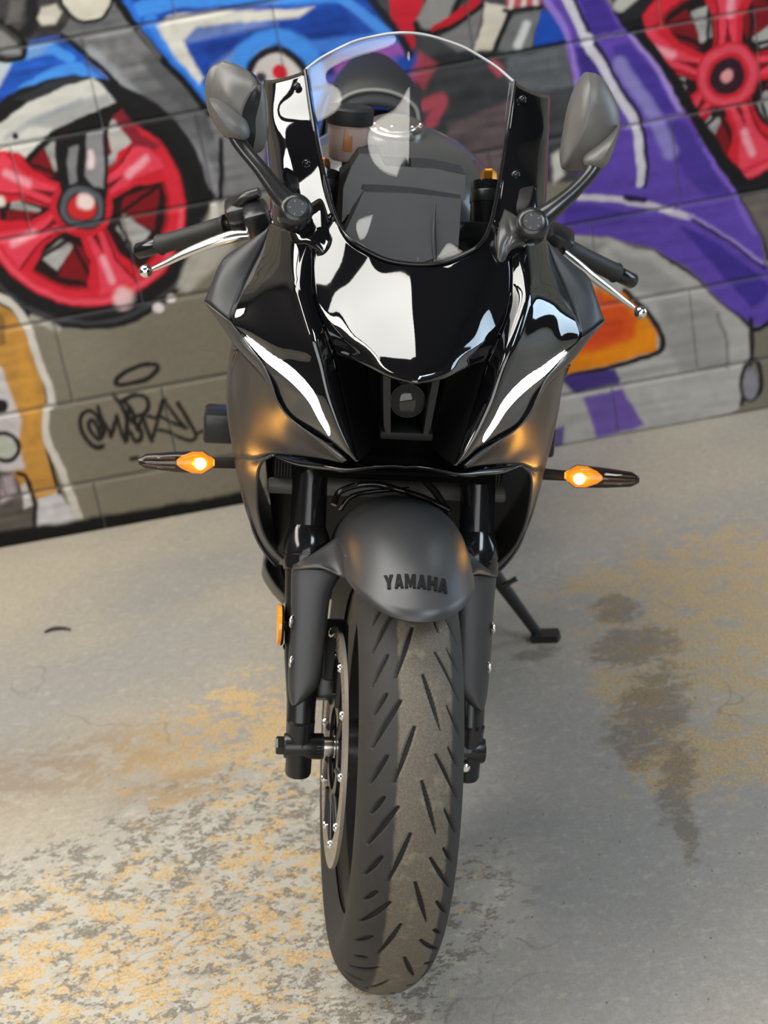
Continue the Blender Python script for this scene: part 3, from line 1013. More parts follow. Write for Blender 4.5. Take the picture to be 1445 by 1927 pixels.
COURSE, ZJ, BLK, JT = .1907, .1175, .396, .0052
MX0, MX1, MZ1 = -2.688, 3.068, 2.215
def wall_sheet():
    st = .011
    nx, nz = int((MX1 - MX0) / st), int(MZ1 / st)
    xs, zs = np.linspace(MX0, MX1, nx + 1), np.linspace(0, MZ1, nz + 1)
    XX, ZZ = np.meshgrid(xs, zs, indexing='ij')
    v = np.stack([XX, np.full_like(XX, WALL_Y + .0035), ZZ], -1).reshape(-1, 3)
    f = []
    for i in range(nx):
        for j in range(nz):
            a = i * (nz + 1) + j
            f.append((a, a + nz + 1, a + nz + 2, a + 1))
    return v.tolist(), f

bm_wall = boxes('wall_back', [(-3.6, MX0, WALL_Y, WALL_Y + .2, 0, 3.3), (MX1, 3.5, WALL_Y, WALL_Y + .2, 0, 3.3), (MX0, MX1, WALL_Y, WALL_Y + .2, MZ1, 3.3), (MX0, MX1, WALL_Y + .06, WALL_Y + .2, 0, MZ1)], wall_paint)
wall = structure(bm_wall)
wall['label'] = 'painted concrete block wall covered by a motorcycle mural'
sv, sf = wall_sheet()
sheet = from_data('mortar_bed', sv, sf, mm, wall, False)
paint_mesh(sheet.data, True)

def block_mesh(x0, x1, z0, z1, st):
    nx, nz = max(2, int(round((x1 - x0) / st))), max(2, int(round((z1 - z0) / st)))
    xs, zs = np.linspace(x0, x1, nx + 1), np.linspace(z0, z1, nz + 1)
    e = .0016
    xs[1], xs[-2] = x0 + e, x1 - e
    zs[1], zs[-2] = z0 + e, z1 - e
    XX, ZZ = np.meshgrid(xs, zs, indexing='ij')
    YY = np.full_like(XX, WALL_Y)
    edge = np.zeros_like(XX, bool)
    edge[0], edge[-1], edge[:, 0], edge[:, -1] = True, True, True, True
    YY[edge] = WALL_Y + .0045
    v = np.stack([XX, YY, ZZ], -1).reshape(-1, 3)
    I, J = np.meshgrid(np.arange(nx), np.arange(nz), indexing='ij')
    a = (I * (nz + 1) + J).ravel()
    f = np.stack([a, a + nz + 1, a + nz + 2, a + 1], 1)
    me = bpy.data.meshes.new('concrete_block')
    me.from_pydata(v.tolist(), [], f.tolist())
    me.update()
    return me

k = -1
while True:
    z0, z1 = ZJ + COURSE * k + JT / 2, ZJ + COURSE * (k + 1) - JT / 2
    if z0 > MZ1 - .05:
        break
    z0, z1 = max(z0, 0), min(z1, MZ1)
    x = MX0 + (BLK / 2 if k % 2 else 0) - BLK
    while x < MX1:
        x0, x1 = max(x + .0011, MX0), min(x + BLK - .0011, MX1)
        x += BLK
        if x1 - x0 < .03:
            continue
        seen = x1 > -.9 and x0 < 1.25 and z0 < 1.22
        me = block_mesh(x0, x1, z0, z1, .0036 if seen else .012)
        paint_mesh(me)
        o = link('concrete_block', me, mm, wall, True)
    k += 1

# a twig lying on the concrete
ta = [G(84, 1192) + Vector((0, 0, .003)), G(100, 1187) + Vector((0, 0, .005)), G(118, 1185) + Vector((0, 0, .004)), G(133, 1187) + Vector((0, 0, .003))]
tw = tube('twig', ta, [.0022, .0036, .0034, .0020], mat('dark_bark', (.035, .032, .034), .8), None, 8, 4)
tw['label'] = 'small dark twig lying on the concrete floor left of the motorcycle'
tw['category'] = 'twig'

# ================================================================== the motorcycle
bike = empty('motorcycle')
bike.matrix_world = BIKE_M
bike['label'] = 'black sport motorcycle leaning on its side stand in front of the mural'
bike['category'] = 'motorcycle'
S = STEER_M

def both(fn):
    for s in (1, -1):
        fn(s)

def mir(p, s):
    """s = 1: the side as sighted (viewer's left); s = -1: its twin"""
    return Vector(p) if s == 1 else flip(p)

# ---------------------------------------------------------------- front wheel
wheel = empty('front_wheel', bike)
AX = Vector((0, 0, .3))

def tyre_mesh(name, R, rc, w2, parent, material, nth, na, grooves=None, M=None, centre=AX):
    """carcass of a tyre: crown radius R, section radius rc, half width w2"""
    A = np.linspace(-2.15, 2.15, na)
    prof = []
    for a in A:
        if abs(a) <= 1.5708:
            prof.append((w2 * math.sin(a), R - rc + rc * math.cos(a)))
        else:
            t = (abs(a) - 1.5708) / (2.15 - 1.5708)
            prof.append((math.copysign(w2 * (1 - .24 * t), a), R - rc - .036 * t))
    prof = np.array(prof)
    TH = np.linspace(0, 2 * math.pi, nth, endpoint=False)
    if grooves is not None:      # finer over the sector in view
        n1 = int(nth * .85)
        TH = np.concatenate([np.radians(np.linspace(-52, 112, n1, endpoint=False)), np.radians(np.linspace(112, 308, nth - n1, endpoint=False))])
    TT, AA = np.meshgrid(TH, A, indexing='ij')
    x = np.tile(prof[:, 0], (nth, 1))
    r = np.tile(prof[:, 1], (nth, 1))
    if grooves is not None:
        d = np.zeros_like(TT)
        td, ad = np.degrees(TT), np.degrees(AA)
        for (a0, t0, a1, t1, w) in grooves:
            for k in range(16):
                for (sg, sh) in ((1, 0), (-1, -11.25)):
                    p = np.array([t0 + sh + 22.5 * k, a0 * sg])
                    q = np.array([t1 + sh + 22.5 * k, a1 * sg])
                    # to millimetres along the tread
                    dt = (td - p[0] + 180) % 360 - 180
                    ux, uy = dt * 5.15, (ad - p[1]) * 1.05
                    vx, vy = (q[0] - p[0]) * 5.15, (q[1] - p[1]) * 1.05
                    t = np.clip((ux * vx + uy * vy) / (vx * vx + vy * vy), 0, 1)
                    dist = np.hypot(ux - t * vx, uy - t * vy)
                    ww = w * (1 - .80 * np.abs(t - .42) ** 1.6 * 2.2)
                    d = np.maximum(d, np.clip((ww - dist) / 1.4 + .5, 0, 1))
        dep = .0042 * d
        x = x - dep * np.sin(np.clip(AA, -1.57, 1.57))
        r = r - dep * np.cos(np.clip(AA, -1.57, 1.57))
    v = np.stack([x + centre.x, centre.y - r * np.cos(TT), centre.z + r * np.sin(TT)], -1).reshape(-1, 3)
    if M is not None:
        R3 = np.array(M.to_3x3())
        v = v @ R3.T + np.array(M.translation)
    I, J = np.meshgrid(np.arange(nth), np.arange(na - 1), indexing='ij')
    a = (I * na + J).ravel()
    b = (((I + 1) % nth) * na + J).ravel()
    f = np.stack([a, a + 1, b + 1, b], 1)
    me = bpy.data.meshes.new(name)
    me.from_pydata(v.tolist(), [], f.tolist())
    me.update()
    o = link(name, me, material, parent)
    if grooves is not None:
        at = me.attributes.new('groove', 'FLOAT', 'POINT')
        at.data.foreach_set('value', d.ravel().astype(np.float32))
    return o

tm = bpy.data.materials.new('tyre_rubber')
n = NT(tm)
# dusty scrubbed centre band of the tread, clean darker shoulders
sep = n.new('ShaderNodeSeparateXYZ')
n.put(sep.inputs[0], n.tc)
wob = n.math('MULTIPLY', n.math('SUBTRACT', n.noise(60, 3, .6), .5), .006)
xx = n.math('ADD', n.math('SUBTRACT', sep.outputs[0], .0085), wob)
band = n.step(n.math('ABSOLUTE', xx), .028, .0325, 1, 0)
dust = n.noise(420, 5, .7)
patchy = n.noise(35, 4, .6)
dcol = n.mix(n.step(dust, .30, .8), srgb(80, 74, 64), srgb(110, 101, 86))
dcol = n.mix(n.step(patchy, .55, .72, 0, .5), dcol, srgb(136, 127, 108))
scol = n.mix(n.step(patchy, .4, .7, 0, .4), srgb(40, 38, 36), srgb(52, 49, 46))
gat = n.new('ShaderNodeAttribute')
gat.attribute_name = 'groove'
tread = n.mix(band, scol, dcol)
tread = n.mix(n.step(gat.outputs['Fac'], .35, .75), tread, (.006, .006, .006))   # clean rubber, coloured darker still for the shade down in the cuts
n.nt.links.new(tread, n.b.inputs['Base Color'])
n.b.inputs['Roughness'].default_value = .7
bp = n.new('ShaderNodeBump')
bp.inputs['Strength'].default_value = .5
bp.inputs['Distance'].default_value = .0008
n.put(bp.inputs['Height'], dust)
n.nt.links.new(bp.outputs[0], n.b.inputs['Normal'])

T0 = 56.6
GRV = [(-5, T0, -25, T0 - 11.7, 3.0), (-20, T0 - 16.9, -54, T0 - 27, 2.9), (-34, T0 - 6.2, -55, T0 - 12.6, 2.6), (-36, T0 - 15.2, -52, T0 - 19.5, 2.6)]
# built about the wheel's own axle, then set in the fork so that the tread dust keeps to the tread
WM = S @ Matrix.Translation(AX)
def wheel_part(o):
    o.matrix_parent_inverse = Matrix.Identity(4)
    o.matrix_basis = WM
    return o
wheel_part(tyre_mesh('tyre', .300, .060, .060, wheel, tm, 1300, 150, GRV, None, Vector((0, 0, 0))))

def lathe_x(name, prof, material, parent, seg=96, closed=True):
    """revolved about the wheel's axle: prof = [(x, radius)]"""
    verts, faces = [], []
    m = len(prof)
    for k in range(seg):
        a = 2 * math.pi * k / seg
        for (x, r) in prof:
            verts.append((x, -r * math.cos(a), r * math.sin(a)))
    for k in range(seg):
        k2 = (k + 1) % seg
        for j in range(m if closed else m - 1):
            j2 = (j + 1) % m
            faces.append((k * m + j, k * m + j2, k2 * m + j2, k2 * m + j))
    bm = bmesh.new()
    bv = [bm.verts.new(v) for v in verts]
    for f in faces:
        bm.faces.new([bv[i] for i in f])
    o = from_bm(name, bm, material, parent)
    return sharp(o, 35)

wheel_part(lathe_x('rim', [(-.050, .222), (-.046, .226), (-.043, .218), (-.036, .205), (-.028, .197), (.028, .197), (.036, .205), (.043, .218), (.046, .226), (.050, .222), (.047, .212), (.030, .188), (-.030, .188), (-.047, .212)], MT['rim'], wheel))
wheel_part(lathe_x('hub', [(-.055, .014), (-.055, .034), (-.03, .040), (.03, .040), (.055, .034), (.055, .014)], MT['rim'], wheel, 48))
for k in range(5):
    for sgn in (-1, 1):
        a = 2 * math.pi * k / 5 + .2 + sgn * .13
        a2 = 2 * math.pi * k / 5 + .2 + sgn * .26
        p0 = Vector((0, -.036 * math.cos(a), .036 * math.sin(a)))
        p1 = Vector((0, -.11 * math.cos((a + a2) / 2), .11 * math.sin((a + a2) / 2)))
        p2 = Vector((0, -.194 * math.cos(a2), .194 * math.sin(a2)))
        wheel_part(tube('spoke', [p0, p1, p2], [.014, .011, .013], MT['rim'], wheel, 10, 5))

def brake_disc(s):
    x = s * .064
    nth, rr = 180, [.116, .1215, .127, .1325, .138, .1435, .149]
    bm = bmesh.new()
    vs = []
    for k in range(nth):
        a = 2 * math.pi * k / nth
        vs.append([bm.verts.new((x, -r * math.cos(a), r * math.sin(a))) for r in rr])
    for k in range(nth):
        for j in range(len(rr) - 1):
            if (k % 5 == (j * 2) % 5) and 0 < j < len(rr) - 2:
                continue                                  # drilled hole
            k2 = (k + 1) % nth
            bm.faces.new((vs[k][j], vs[k][j + 1], vs[k2][j + 1], vs[k2][j]))
    o = from_bm('brake_disc', bm, MT['rotor'], wheel, False)
    md = o.modifiers.new('thick', 'SOLIDIFY')
    md.thickness = .0045
    md.offset = 0
    wheel_part(o)
    c = lathe_x('disc_carrier', [(x - .002, .052), (x - .002, .072), (x + .002, .072), (x + .002, .052)], MT['satin_black'], wheel, 64)
    wheel_part(c)
    for k in range(10):
        a = 2 * math.pi * k / 10 + .1
        p0 = Vector((x, -.068 * math.cos(a), .068 * math.sin(a)))
        p1 = Vector((x, -.119 * math.cos(a + .12), .119 * math.sin(a + .12)))
        wheel_part(tube('carrier_arm', [p0, p1], [.006, .005], MT['satin_black'], wheel, 8, 2))
        b = Vector((x - s * -.0005, p1.y, p1.z))
        wheel_part(turned('disc_bobbin', b - Vector((s * .004, 0, 0)), b + Vector((s * .005, 0, 0)), [(0, .0065), (.7, .0065), (1, .0045)], MT['chrome'], wheel, 14))
both(lambda s: brake_disc(-s))

# ---------------------------------------------------------------- fork
FX, FK = .108, .44
def fk(z, x):
    return Vector((x, (z - .3) * FK, z))

def fork_leg(s):
    x = -s * FX
    leg = empty('fork_leg', bike)
    turned('stanchion', fk(.535, x), fk(.97, x), [(0, .0225), (1, .0225)], MT['tube_black'], leg, 36, S)
    turned('dust_seal', fk(.505, x), fk(.556, x), [(0, .0285), (.05, .0295), (.33, .0295), (.34, .0285), (.38, .0285), (.39, .0295), (.62, .0295), (.95, .0235), (1, .0225)], MT['tube_black'], leg, 36, S)
    turned('slider', fk(.30, x), fk(.51, x), [(0, .0175), (.25, .0185), (.5, .024), (1, .027)], MT['satin_black'], leg, 32, S)
    turned('fork_cap', fk(.955, x), fk(.985, x), [(0, .0155), (.3, .0155), (.32, .0105), (.85, .0105), (1, .0085)], MT['gold'], leg, 6, S, 20)
    turned('fork_cap_collar', fk(.945, x), fk(.960, x), [(0, .0235), (.8, .0235), (1, .0215)], MT['satin_black'], leg, 32, S)
    # axle clamp
    turned('fork_foot', Vector((x, -.002, .262)), Vector((x, .004, .335)), [(0, .0150), (.05, .0165), (.75, .0165), (1, .0175)], MT['satin_black'], leg, 28, S)
    turned('axle_clamp', Vector((x - s * -.030, 0, .302)), Vector((x - s * .020, 0, .302)), [(0, .0150), (.06, .0165), (.94, .0165), (1, .0150)], MT['satin_black'], leg, 28, S)
    if s == 1:
        turned('axle_nut', Vector((x - .030, 0, .302)), Vector((x - .018, 0, .302)), [(0, .0105), (.15, .0118), (1, .0118)], MT['satin_black'], leg, 6, S, 20)
    else:
        turned('pinch_bolt', Vector((x - .006, -.018, .288)), Vector((x - .006, -.024, .288)), [(0, .0060), (.7, .0060), (1, .0040)], MT['silver'], leg, 16, S)
both(fork_leg)
turned('axle', Vector((-.10, 0, .302)), Vector((.10, 0, .302)), [(0, .0115), (1, .0115)], MT['silver'], bike, 24, S)
turned('axle_spacer', Vector((-.088, 0, .302)), Vector((-.0785, 0, .302)), [(0, .0165), (1, .0165)], MT['satin_black'], bike, 24, S)
turned('wheel_spacer', Vector((-.0785, 0, .302)), Vector((-.056, 0, .302)), [(0, .0125), (.6, .0125), (.62, .0145), (1, .0145)], MT['silver'], bike, 24, S)

def caliper(s):
    x = -s * .070
    c = rbox('brake_caliper', Vector((x, .098, .375)), (.046, .052, .105), MT['satin_black'], bike, .009, Matrix.Rotation(-.5, 4, 'X'), S)
    rbox('caliper_bridge', Vector((x - s * -.004, .066, .395)), (.03, .028, .060), MT['dark'], c, .005, Matrix.Rotation(-.5, 4, 'X'), S)
    for dz in (-.028, .028):
        turned('piston_cap', Vector((x - s * .022, .10 + dz * .5, .375 + dz)), Vector((x - s * .030, .10 + dz * .5, .375 + dz)), [(0, .015), (.6, .015), (1, .011)], MT['satin_black'], c, 20, S)
    turned('banjo_bolt', Vector((x, .062, .43)), Vector((x, .052, .44)), [(0, .007), (.6, .007), (1, .005)], MT['silver'], c, 12, S)
both(caliper)

# ---------------------------------------------------------------- front mudguard
MG_R, MG_W, MG_D = .270, .078, .072
def mg(a, th):
    """point on the mudguard's crown: a across (radians), th up from straight ahead (degrees)"""
    t = math.radians(th)
    r = MG_R + MG_D * math.cos(a) - .020 * min(max((th - 70) / 35, 0), 1) ** 2
    return Vector((MG_W * math.sin(a), -r * math.cos(t), .3 + r * math.sin(t)))

TIP = 54.0
def mg_front(a):
    return TIP - .5 + 16.5 * (abs(a + .03) / 1.25) ** 2.1
rows = []
for i in range(9):
    t = i / 8
    row = []
    for j in range(9):
        a = -1.45 + 2.9 * j / 8
        th = mg_front(a) * (1 - t) + 150 * t
        row.append(mg(a, th))
    rows.append(row)
fender = patch('front_mudguard', rows, MT['fender'], bike, 4, 4, .0025, S, face=(0, -.6, 1))

def mg_side(s):
    g = lambda u, v, y: mir(PS(u, v, y), s)
    # flared shoulder from the crown out over the fork leg
    cr_ = [mir(mg(-1.3, th), s) for th in (103, 96, 89, 80)]
    rows = [[cr_[0], g(628, 1014, .055), g(590, 1040, .060), g(553, 1060, .072)],
            [cr_[1], g(634, 1034, .035), g(592, 1050, .045), g(551, 1064, .060)],
            [cr_[2], g(642, 1060, .010), g(594, 1060, .028), g(550, 1068, .050)],
            [cr_[3], g(650, 1088, -.012), g(612, 1069, .012), g(551, 1070, .044)]]
    patch('mudguard_shoulder', rows, MT['fender'], fender, 4, 4, .0025, S, face=(0, -.5, 1))
    # plate down the front of the fork leg
    y = lambda v: .044 - (v - 1068) * .000185
    rows = []
    for (v, xi, xo) in ((1070, 625, 551), (1082, 640, 550.5), (1098, 632, 550), (1126, 621, 549.5), (1180, 615, 548), (1230, 610, 545), (1279, 604, 543.5), (1300, 592, 544), (1318, 574, 546), (1328, 560, 549)):
        yy = y(v)
        rows.append([g(xi, v, yy + .006), g(xi - (xi - xo) * .12, v, yy - .002), g(xi - (xi - xo) * .6, v, yy - .004), g(xo, v, yy + .003), g(xo - 1, v, yy + .03)])
    pl = patch('fork_guard', rows, MT['fender'], fender, 4, 3, .0025, S, face=(0, -1, 0))
    for v in (1169, 1244):
        p = g(551, v, y(v) + .004)
        q = p + Vector((-s * .006, -.006, 0))
        dome('guard_bolt', [p + Vector((0, .0065 * math.cos(k) - .0, .0095 * math.sin(k))) for k in np.linspace(0, 2 * math.pi, 9)[:-1]], Vector((-s * .0055, -.0055, 0)), MT['silver'], pl, 5, .5, S)
both(mg_side)

# raised lettering along the mudguard's lip
def letter_polys(ch):
    if ch == 'Y':
        return [[(0, 1), (.36, 1), (.5, .70), (.64, 1), (1, 1), (.68, .40), (.68, 0), (.32, 0), (.32, .40)]]
    if ch == 'A':
        return [[(0, 0), (.34, 0), (.38, .17), (.5, .17), (.5, .38), (.43, .38), (.5, .66), (.5, 1), (.31, 1)],
                [(1, 0), (.66, 0), (.62, .17), (.5, .17), (.5, .38), (.57, .38), (.5, .66), (.5, 1), (.69, 1)]]
    if ch == 'M':
        return [[(0, 0), (0, 1), (.34, 1), (.5, .52), (.66, 1), (1, 1), (1, 0), (.71, 0), (.71, .50), (.58, .08), (.42, .08), (.29, .50), (.29, 0)]]
    if ch == 'H':
        return [[(0, 0), (0, 1), (.34, 1), (.34, .63), (.66, .63), (.66, 1), (1, 1), (1, 0), (.66, 0), (.66, .38), (.34, .38), (.34, 0)]]

def mg_at(u, v):
    """mudguard parameters (a, th) of a sighted spot"""
    a, th = 0.0, 60.0
    for _ in range(30):
        e = []
        p0 = to_px(S @ mg(a, th))
        pa = to_px(S @ mg(a + 1e-3, th))
        pt = to_px(S @ mg(a, th + .05))
        J = np.array([[(pa[0] - p0[0]) / 1e-3, (pt[0] - p0[0]) / .05], [(pa[1] - p0[1]) / 1e-3, (pt[1] - p0[1]) / .05]])
        d = np.linalg.solve(J, np.array([u - p0[0], v - p0[1]]))
        a += max(-.2, min(.2, d[0]))
        th += max(-8, min(8, d[1]))
    return a, th

def lettering():
    word, w = 'YAMAHA', [.92, .92, 1.12, .92, 1.0, .92]
    # baseline and cap line of the word as sighted
    b0, b1 = mg_at(724, 1106), mg_at(842, 1113)
    bm_, t0 = mg_at(783, 1105.5), mg_at(720, 1086)
    tot = sum(w) + .12 * 5
    x = 0
    for ch, wd in zip(word, w):
        o_v, o_f = [], []
        for poly in letter_polys(ch):
            idx = []
            for (px_, py_) in poly:
                s = (x + px_ * wd) / tot
                u = 722 + (843 - 722) * s
                vb = 1104.5 + 10.0 * (s - .42) ** 2 * 2.6 + 4 * s
                vt = vb - 25.5
                a, th = mg_at(u + (1 - py_) * 3 * (0.5 - s), vb + (vt - vb) * py_)
                idx.append(len(o_v))
                c0 = mg(a, th)
                nrm = Vector((math.sin(a), -math.cos(a) * math.cos(math.radians(th)), math.cos(a) * math.sin(math.radians(th))))
                o_v.append(c0 + nrm * .0008)
            o_f.append(tuple(idx))
        bm = bmesh.new()
        bv = [bm.verts.new(S @ v) for v in o_v]
        for f in o_f:
            bm.faces.new([bv[i] for i in f])
        bmesh.ops.triangulate(bm, faces=bm.faces)
        for f in bm.faces:
            f.normal_update()
            if f.normal.dot(Vector((0, -1, 1))) < 0:
                f.normal_flip()
        me = bpy.data.meshes.new('letter')
        bm.to_mesh(me)
        bm.free()
        o = link('letter', me, MT['letter'], fender, False)
        md = o.modifiers.new('thick', 'SOLIDIFY')
        md.thickness = .0012
        x += wd + .12
lettering()

# amber reflector beside the right fork leg
rp = PS(525, 1176, .05)
refl = turned('reflector', rp + Vector((.003, 0, 0)), rp + Vector((-.0030, 0, 0)), [(0, .0245), (.15, .026), (.8, .026), (1, .024)], MT['amber_reflector'], bike, 40, S)
turned('reflector_backing', rp + Vector((.0055, 0, 0)), rp + Vector((.0030, 0, 0)), [(0, .024), (1, .0262)], MT['dark'], refl, 40, S)
turned('reflector_bracket', rp + Vector((.022, .004, .0)), rp + Vector((.006, 0, 0)), [(0, .007), (1, .007)], MT['satin_black'], refl, 12, S)
tube('reflector_stay', [rp + Vector((.014, .01, .03)), rp + Vector((.018, .012, .045))], .004, MT['silver'], refl, 10, 2, S)
ball('cable_clip', PS(541, 1217, .045), .006, MT['dark'], bike, S)

# ---------------------------------------------------------------- front fairing: nose, pillars, wings, flanks
# rows run from the plane of symmetry outward, seen on the viewer's left
nose_rows = [
    [C(497, .035), P(732, 490, .038), P(691, 472, .045), P(654, 446, .060), P(628, 405, .090)],
    [C(545, .000), P(722, 543, .002), P(677, 532, .012), P(634, 512, .030), P(590, 470, .065)],
    [C(600, -.040), P(717, 598, -.036), P(667, 594, -.022), P(626, 584, .000), P(592, 560, .022)],
    [C(650, -.075), P(716, 648, -.066), P(668, 640, -.046), P(634, 630, -.022), P(612, 622, -.004)],
    [C(692, -.099), P(722, 684, -.086), P(682, 670, -.058), P(650, 657, -.030), P(626, 652, -.012)],
    [C(716, -.110), P(727, 702, -.093), P(686, 684, -.063), P(653, 670, -.034), P(630, 664, -.014)],
    [C(724, -.106), P(730, 710, -.089), P(688, 690, -.060), P(655, 675, -.032), P(631, 668, -.012)],
    [C(722, -.070), P(728, 706, -.060), P(690, 688, -.040), P(660, 676, -.018), P(640, 668, -.002)],
]
cowl = patch('nose_cowl', nose_rows, MT['gloss'], bike, 6, 6, .003, None, 'join', face=(0, -.6, .8))

ear_rows = [
    [P(573, 133, .302), P(545, 143, .307), P(514, 150, .318), P(497, 150, .336), P(494, 152, .365)],
    [P(580, 180, .271), P(548, 186, .276), P(515, 190, .287), P(498, 190, .308), P(496, 190, .345)],
    [P(588, 230, .238), P(553, 236, .242), P(517, 238, .254), P(500, 236, .278), P(499, 238, .32)],
    [P(603, 300, .176), P(566, 303, .178), P(527, 303, .192), P(505, 298, .226), P(503, 300, .27)],
    [P(615, 358, .134), P(578, 364, .130), P(537, 368, .140), P(511, 365, .176), P(508, 368, .23)],
    [P(628, 405, .097), P(594, 428, .090), P(553, 431, .099), P(517, 424, .136), P(508, 420, .18)],
]
pillar_rows = [
    [P(604, 425, .090), P(580, 432, .086), P(553, 431, .098), P(526, 427, .122), P(508, 420, .150)],
    [P(590, 470, .066), P(566, 476, .060), P(541, 477, .072), P(515, 470, .100), P(490, 468, .133)],
    [P(591, 520, .044), P(564, 516, .034), P(540, 514, .048), P(503, 510, .082), P(470, 507, .118)],
    [P(592, 560, .022), P(566, 553, .010), P(541, 551, .026), P(491, 548, .062), P(452, 547, .098)],
    [P(612, 622, -.004), P(589, 628, -.022), P(562, 632, -.010), P(494, 618, .040), P(432, 604, .074)],
    [P(629, 667, -.012), P(604, 680, -.032), P(580, 690, -.020), P(528, 676, .018), P(464, 641, .072)],
    [P(641, 725, -.022), P(620, 740, -.040), P(602, 746, -.034), P(562, 742, -.004), P(505, 711, .044)],
    [P(655, 790, -.034), P(641, 800, -.046), P(629, 804, -.044), P(603, 794, -.024), P(545, 785, .022)],
    [P(667, 840, -.043), P(660, 846, -.051), P(652, 848, -.049), P(639, 842, -.036), P(622, 833, -.012)],
    [P(675, 868, -.048), P(672, 868, -.051), P(669, 868, -.050), P(665, 866, -.045), P(661, 864, -.040)],
]
PG = grid_of(pillar_rows, 6, 6)
PG_UV = np.array([[to_px(p) for p in row] for row in PG])

def on_panel(u, v, lift=.0034):
    """the point of the gloss side panel seen at a spot, lifted off it a little"""
    d = (PG_UV[..., 0] - u) ** 2 + (PG_UV[..., 1] - v) ** 2
    w = 1 / (d.ravel() + 30.0) ** 1.5
    k = np.argsort(d.ravel())[:14]
    y = (PG[..., 1].ravel()[k] * w[k]).sum() / w[k].sum()
    return P(u, v, y - lift)

wing_rows = [
    [P(508, 420, .150), P(507, 424, .150), P(506, 428, .152), P(505, 432, .158)],
    [P(490, 468, .133), P(474, 463, .136), P(460, 460, .144), P(450, 464, .156)],
    [P(470, 507, .118), P(450, 498, .122), P(434, 490, .130), P(419, 488, .140)],
    [P(452, 547, .098), P(428, 536, .106), P(410, 526, .116), P(400, 528, .128)],
    [P(432, 604, .074), P(410, 588, .088), P(396, 576, .100), P(384, 567, .114)],
]
lip_rows = [   # inner edge against the panel, crown, lower edge, return
    [P(432, 604, .074), P(407, 585, .088), P(384, 567, .112), P(392, 575, .135)],
    [P(448, 623, .070), P(432, 618, .078), P(417, 611, .096), P(420, 613, .125)],
    [P(464, 641, .069), P(450, 641, .072), P(438, 642, .088), P(440, 643, .115)],
    [P(480, 664, .058), P(470, 665, .062), P(461, 668, .078), P(463, 668, .105)],
    [P(497, 688, .050), P(491, 690, .054), P(484, 692, .068), P(486, 692, .090)],
    [P(510, 720, .038), P(507, 722, .042), P(502, 718, .054), P(504, 718, .075)],
    [P(522, 752, .032), P(519, 753, .034), P(514, 745, .046), P(516, 745, .065)],
    [P(542, 780, .022), P(538, 780, .024), P(532, 774, .034), P(534, 774, .050)],
    [P(575, 806, .004), P(571, 807, .005), P(563, 803, .016), P(566, 804, .030)],
    [P(620, 834, -.014), P(614, 837, -.016), P(607, 838, -.006), P(610, 840, .010)],
    [P(652, 862, -.038), P(648, 866, -.038), P(643, 869, -.030), P(646, 869, -.015)],
]
upper_flank_rows = [
    [Vector((-.205, .50, .775)), Vector((-.215, .52, .72)), Vector((-.217, .52, .66)), Vector((-.212, .52, .61)), Vector((-.203, .52, .565))],
    [P(440, 652, .150), P(429, 690, .235), P(425, 740, .250), P(429, 796, .245), P(440, 860, .232)],
    [P(449, 656, .098), P(440, 694, .160), P(439, 744, .180), P(446, 800, .184), P(457, 862, .172)],
    [P(472, 680, .074), P(464, 716, .108), P(463, 765, .132), P(470, 815, .138), P(480, 863, .122)],
    [P(503, 717, .056), P(500, 750, .078), P(501, 788, .094), P(506, 822, .096), P(513, 854, .085)],
    [P(532, 773, .036), P(536, 794, .046), P(542, 814, .055), P(549, 836, .058), P(557, 857, .054)],
    [P(578, 815, .010), P(584, 827, .016), P(591, 839, .020), P(598, 851, .022), P(605, 863, .017)],
    [P(643, 868, -.028), P(643, 869, -.028), P(643.5, 869.5, -.028), P(644, 870, -.027), P(645, 871, -.025)],
]
lower_flank_rows = [
    [P(513, 854, .085), P(480, 863, .122), P(457, 862, .172), P(440, 860, .232), Vector((-.203, .52, .565))],
    [P(492, 868, .091), P(472, 878, .128), P(456, 884, .172), P(444, 884, .228), Vector((-.198, .52, .54))],
    [P(484, 890, .095), P(470, 900, .130), P(458, 905, .170), P(450, 908, .220), Vector((-.192, .52, .515))],
    [P(482, 930, .100), P(472, 938, .132), P(464, 940, .165), P(459, 942, .208), Vector((-.182, .52, .485))],
    [P(484, 965, .103), P(477, 972, .135), P(473, 975, .162), P(471, 978, .195), Vector((-.172, .52, .455))],
    [P(496, 1008, .106), P(490, 1012, .135), P(488, 1014, .160), P(488, 1016, .185), Vector((-.160, .52, .425))],
    [P(520, 1042, .110), P(512, 1045, .135), P(508, 1044, .155), P(503, 1042, .180), Vector((-.150, .52, .40))],
    [P(548, 1064, .114), P(535, 1064, .135), P(525, 1062, .150), P(515, 1058, .175), Vector((-.140, .52, .375))],
]

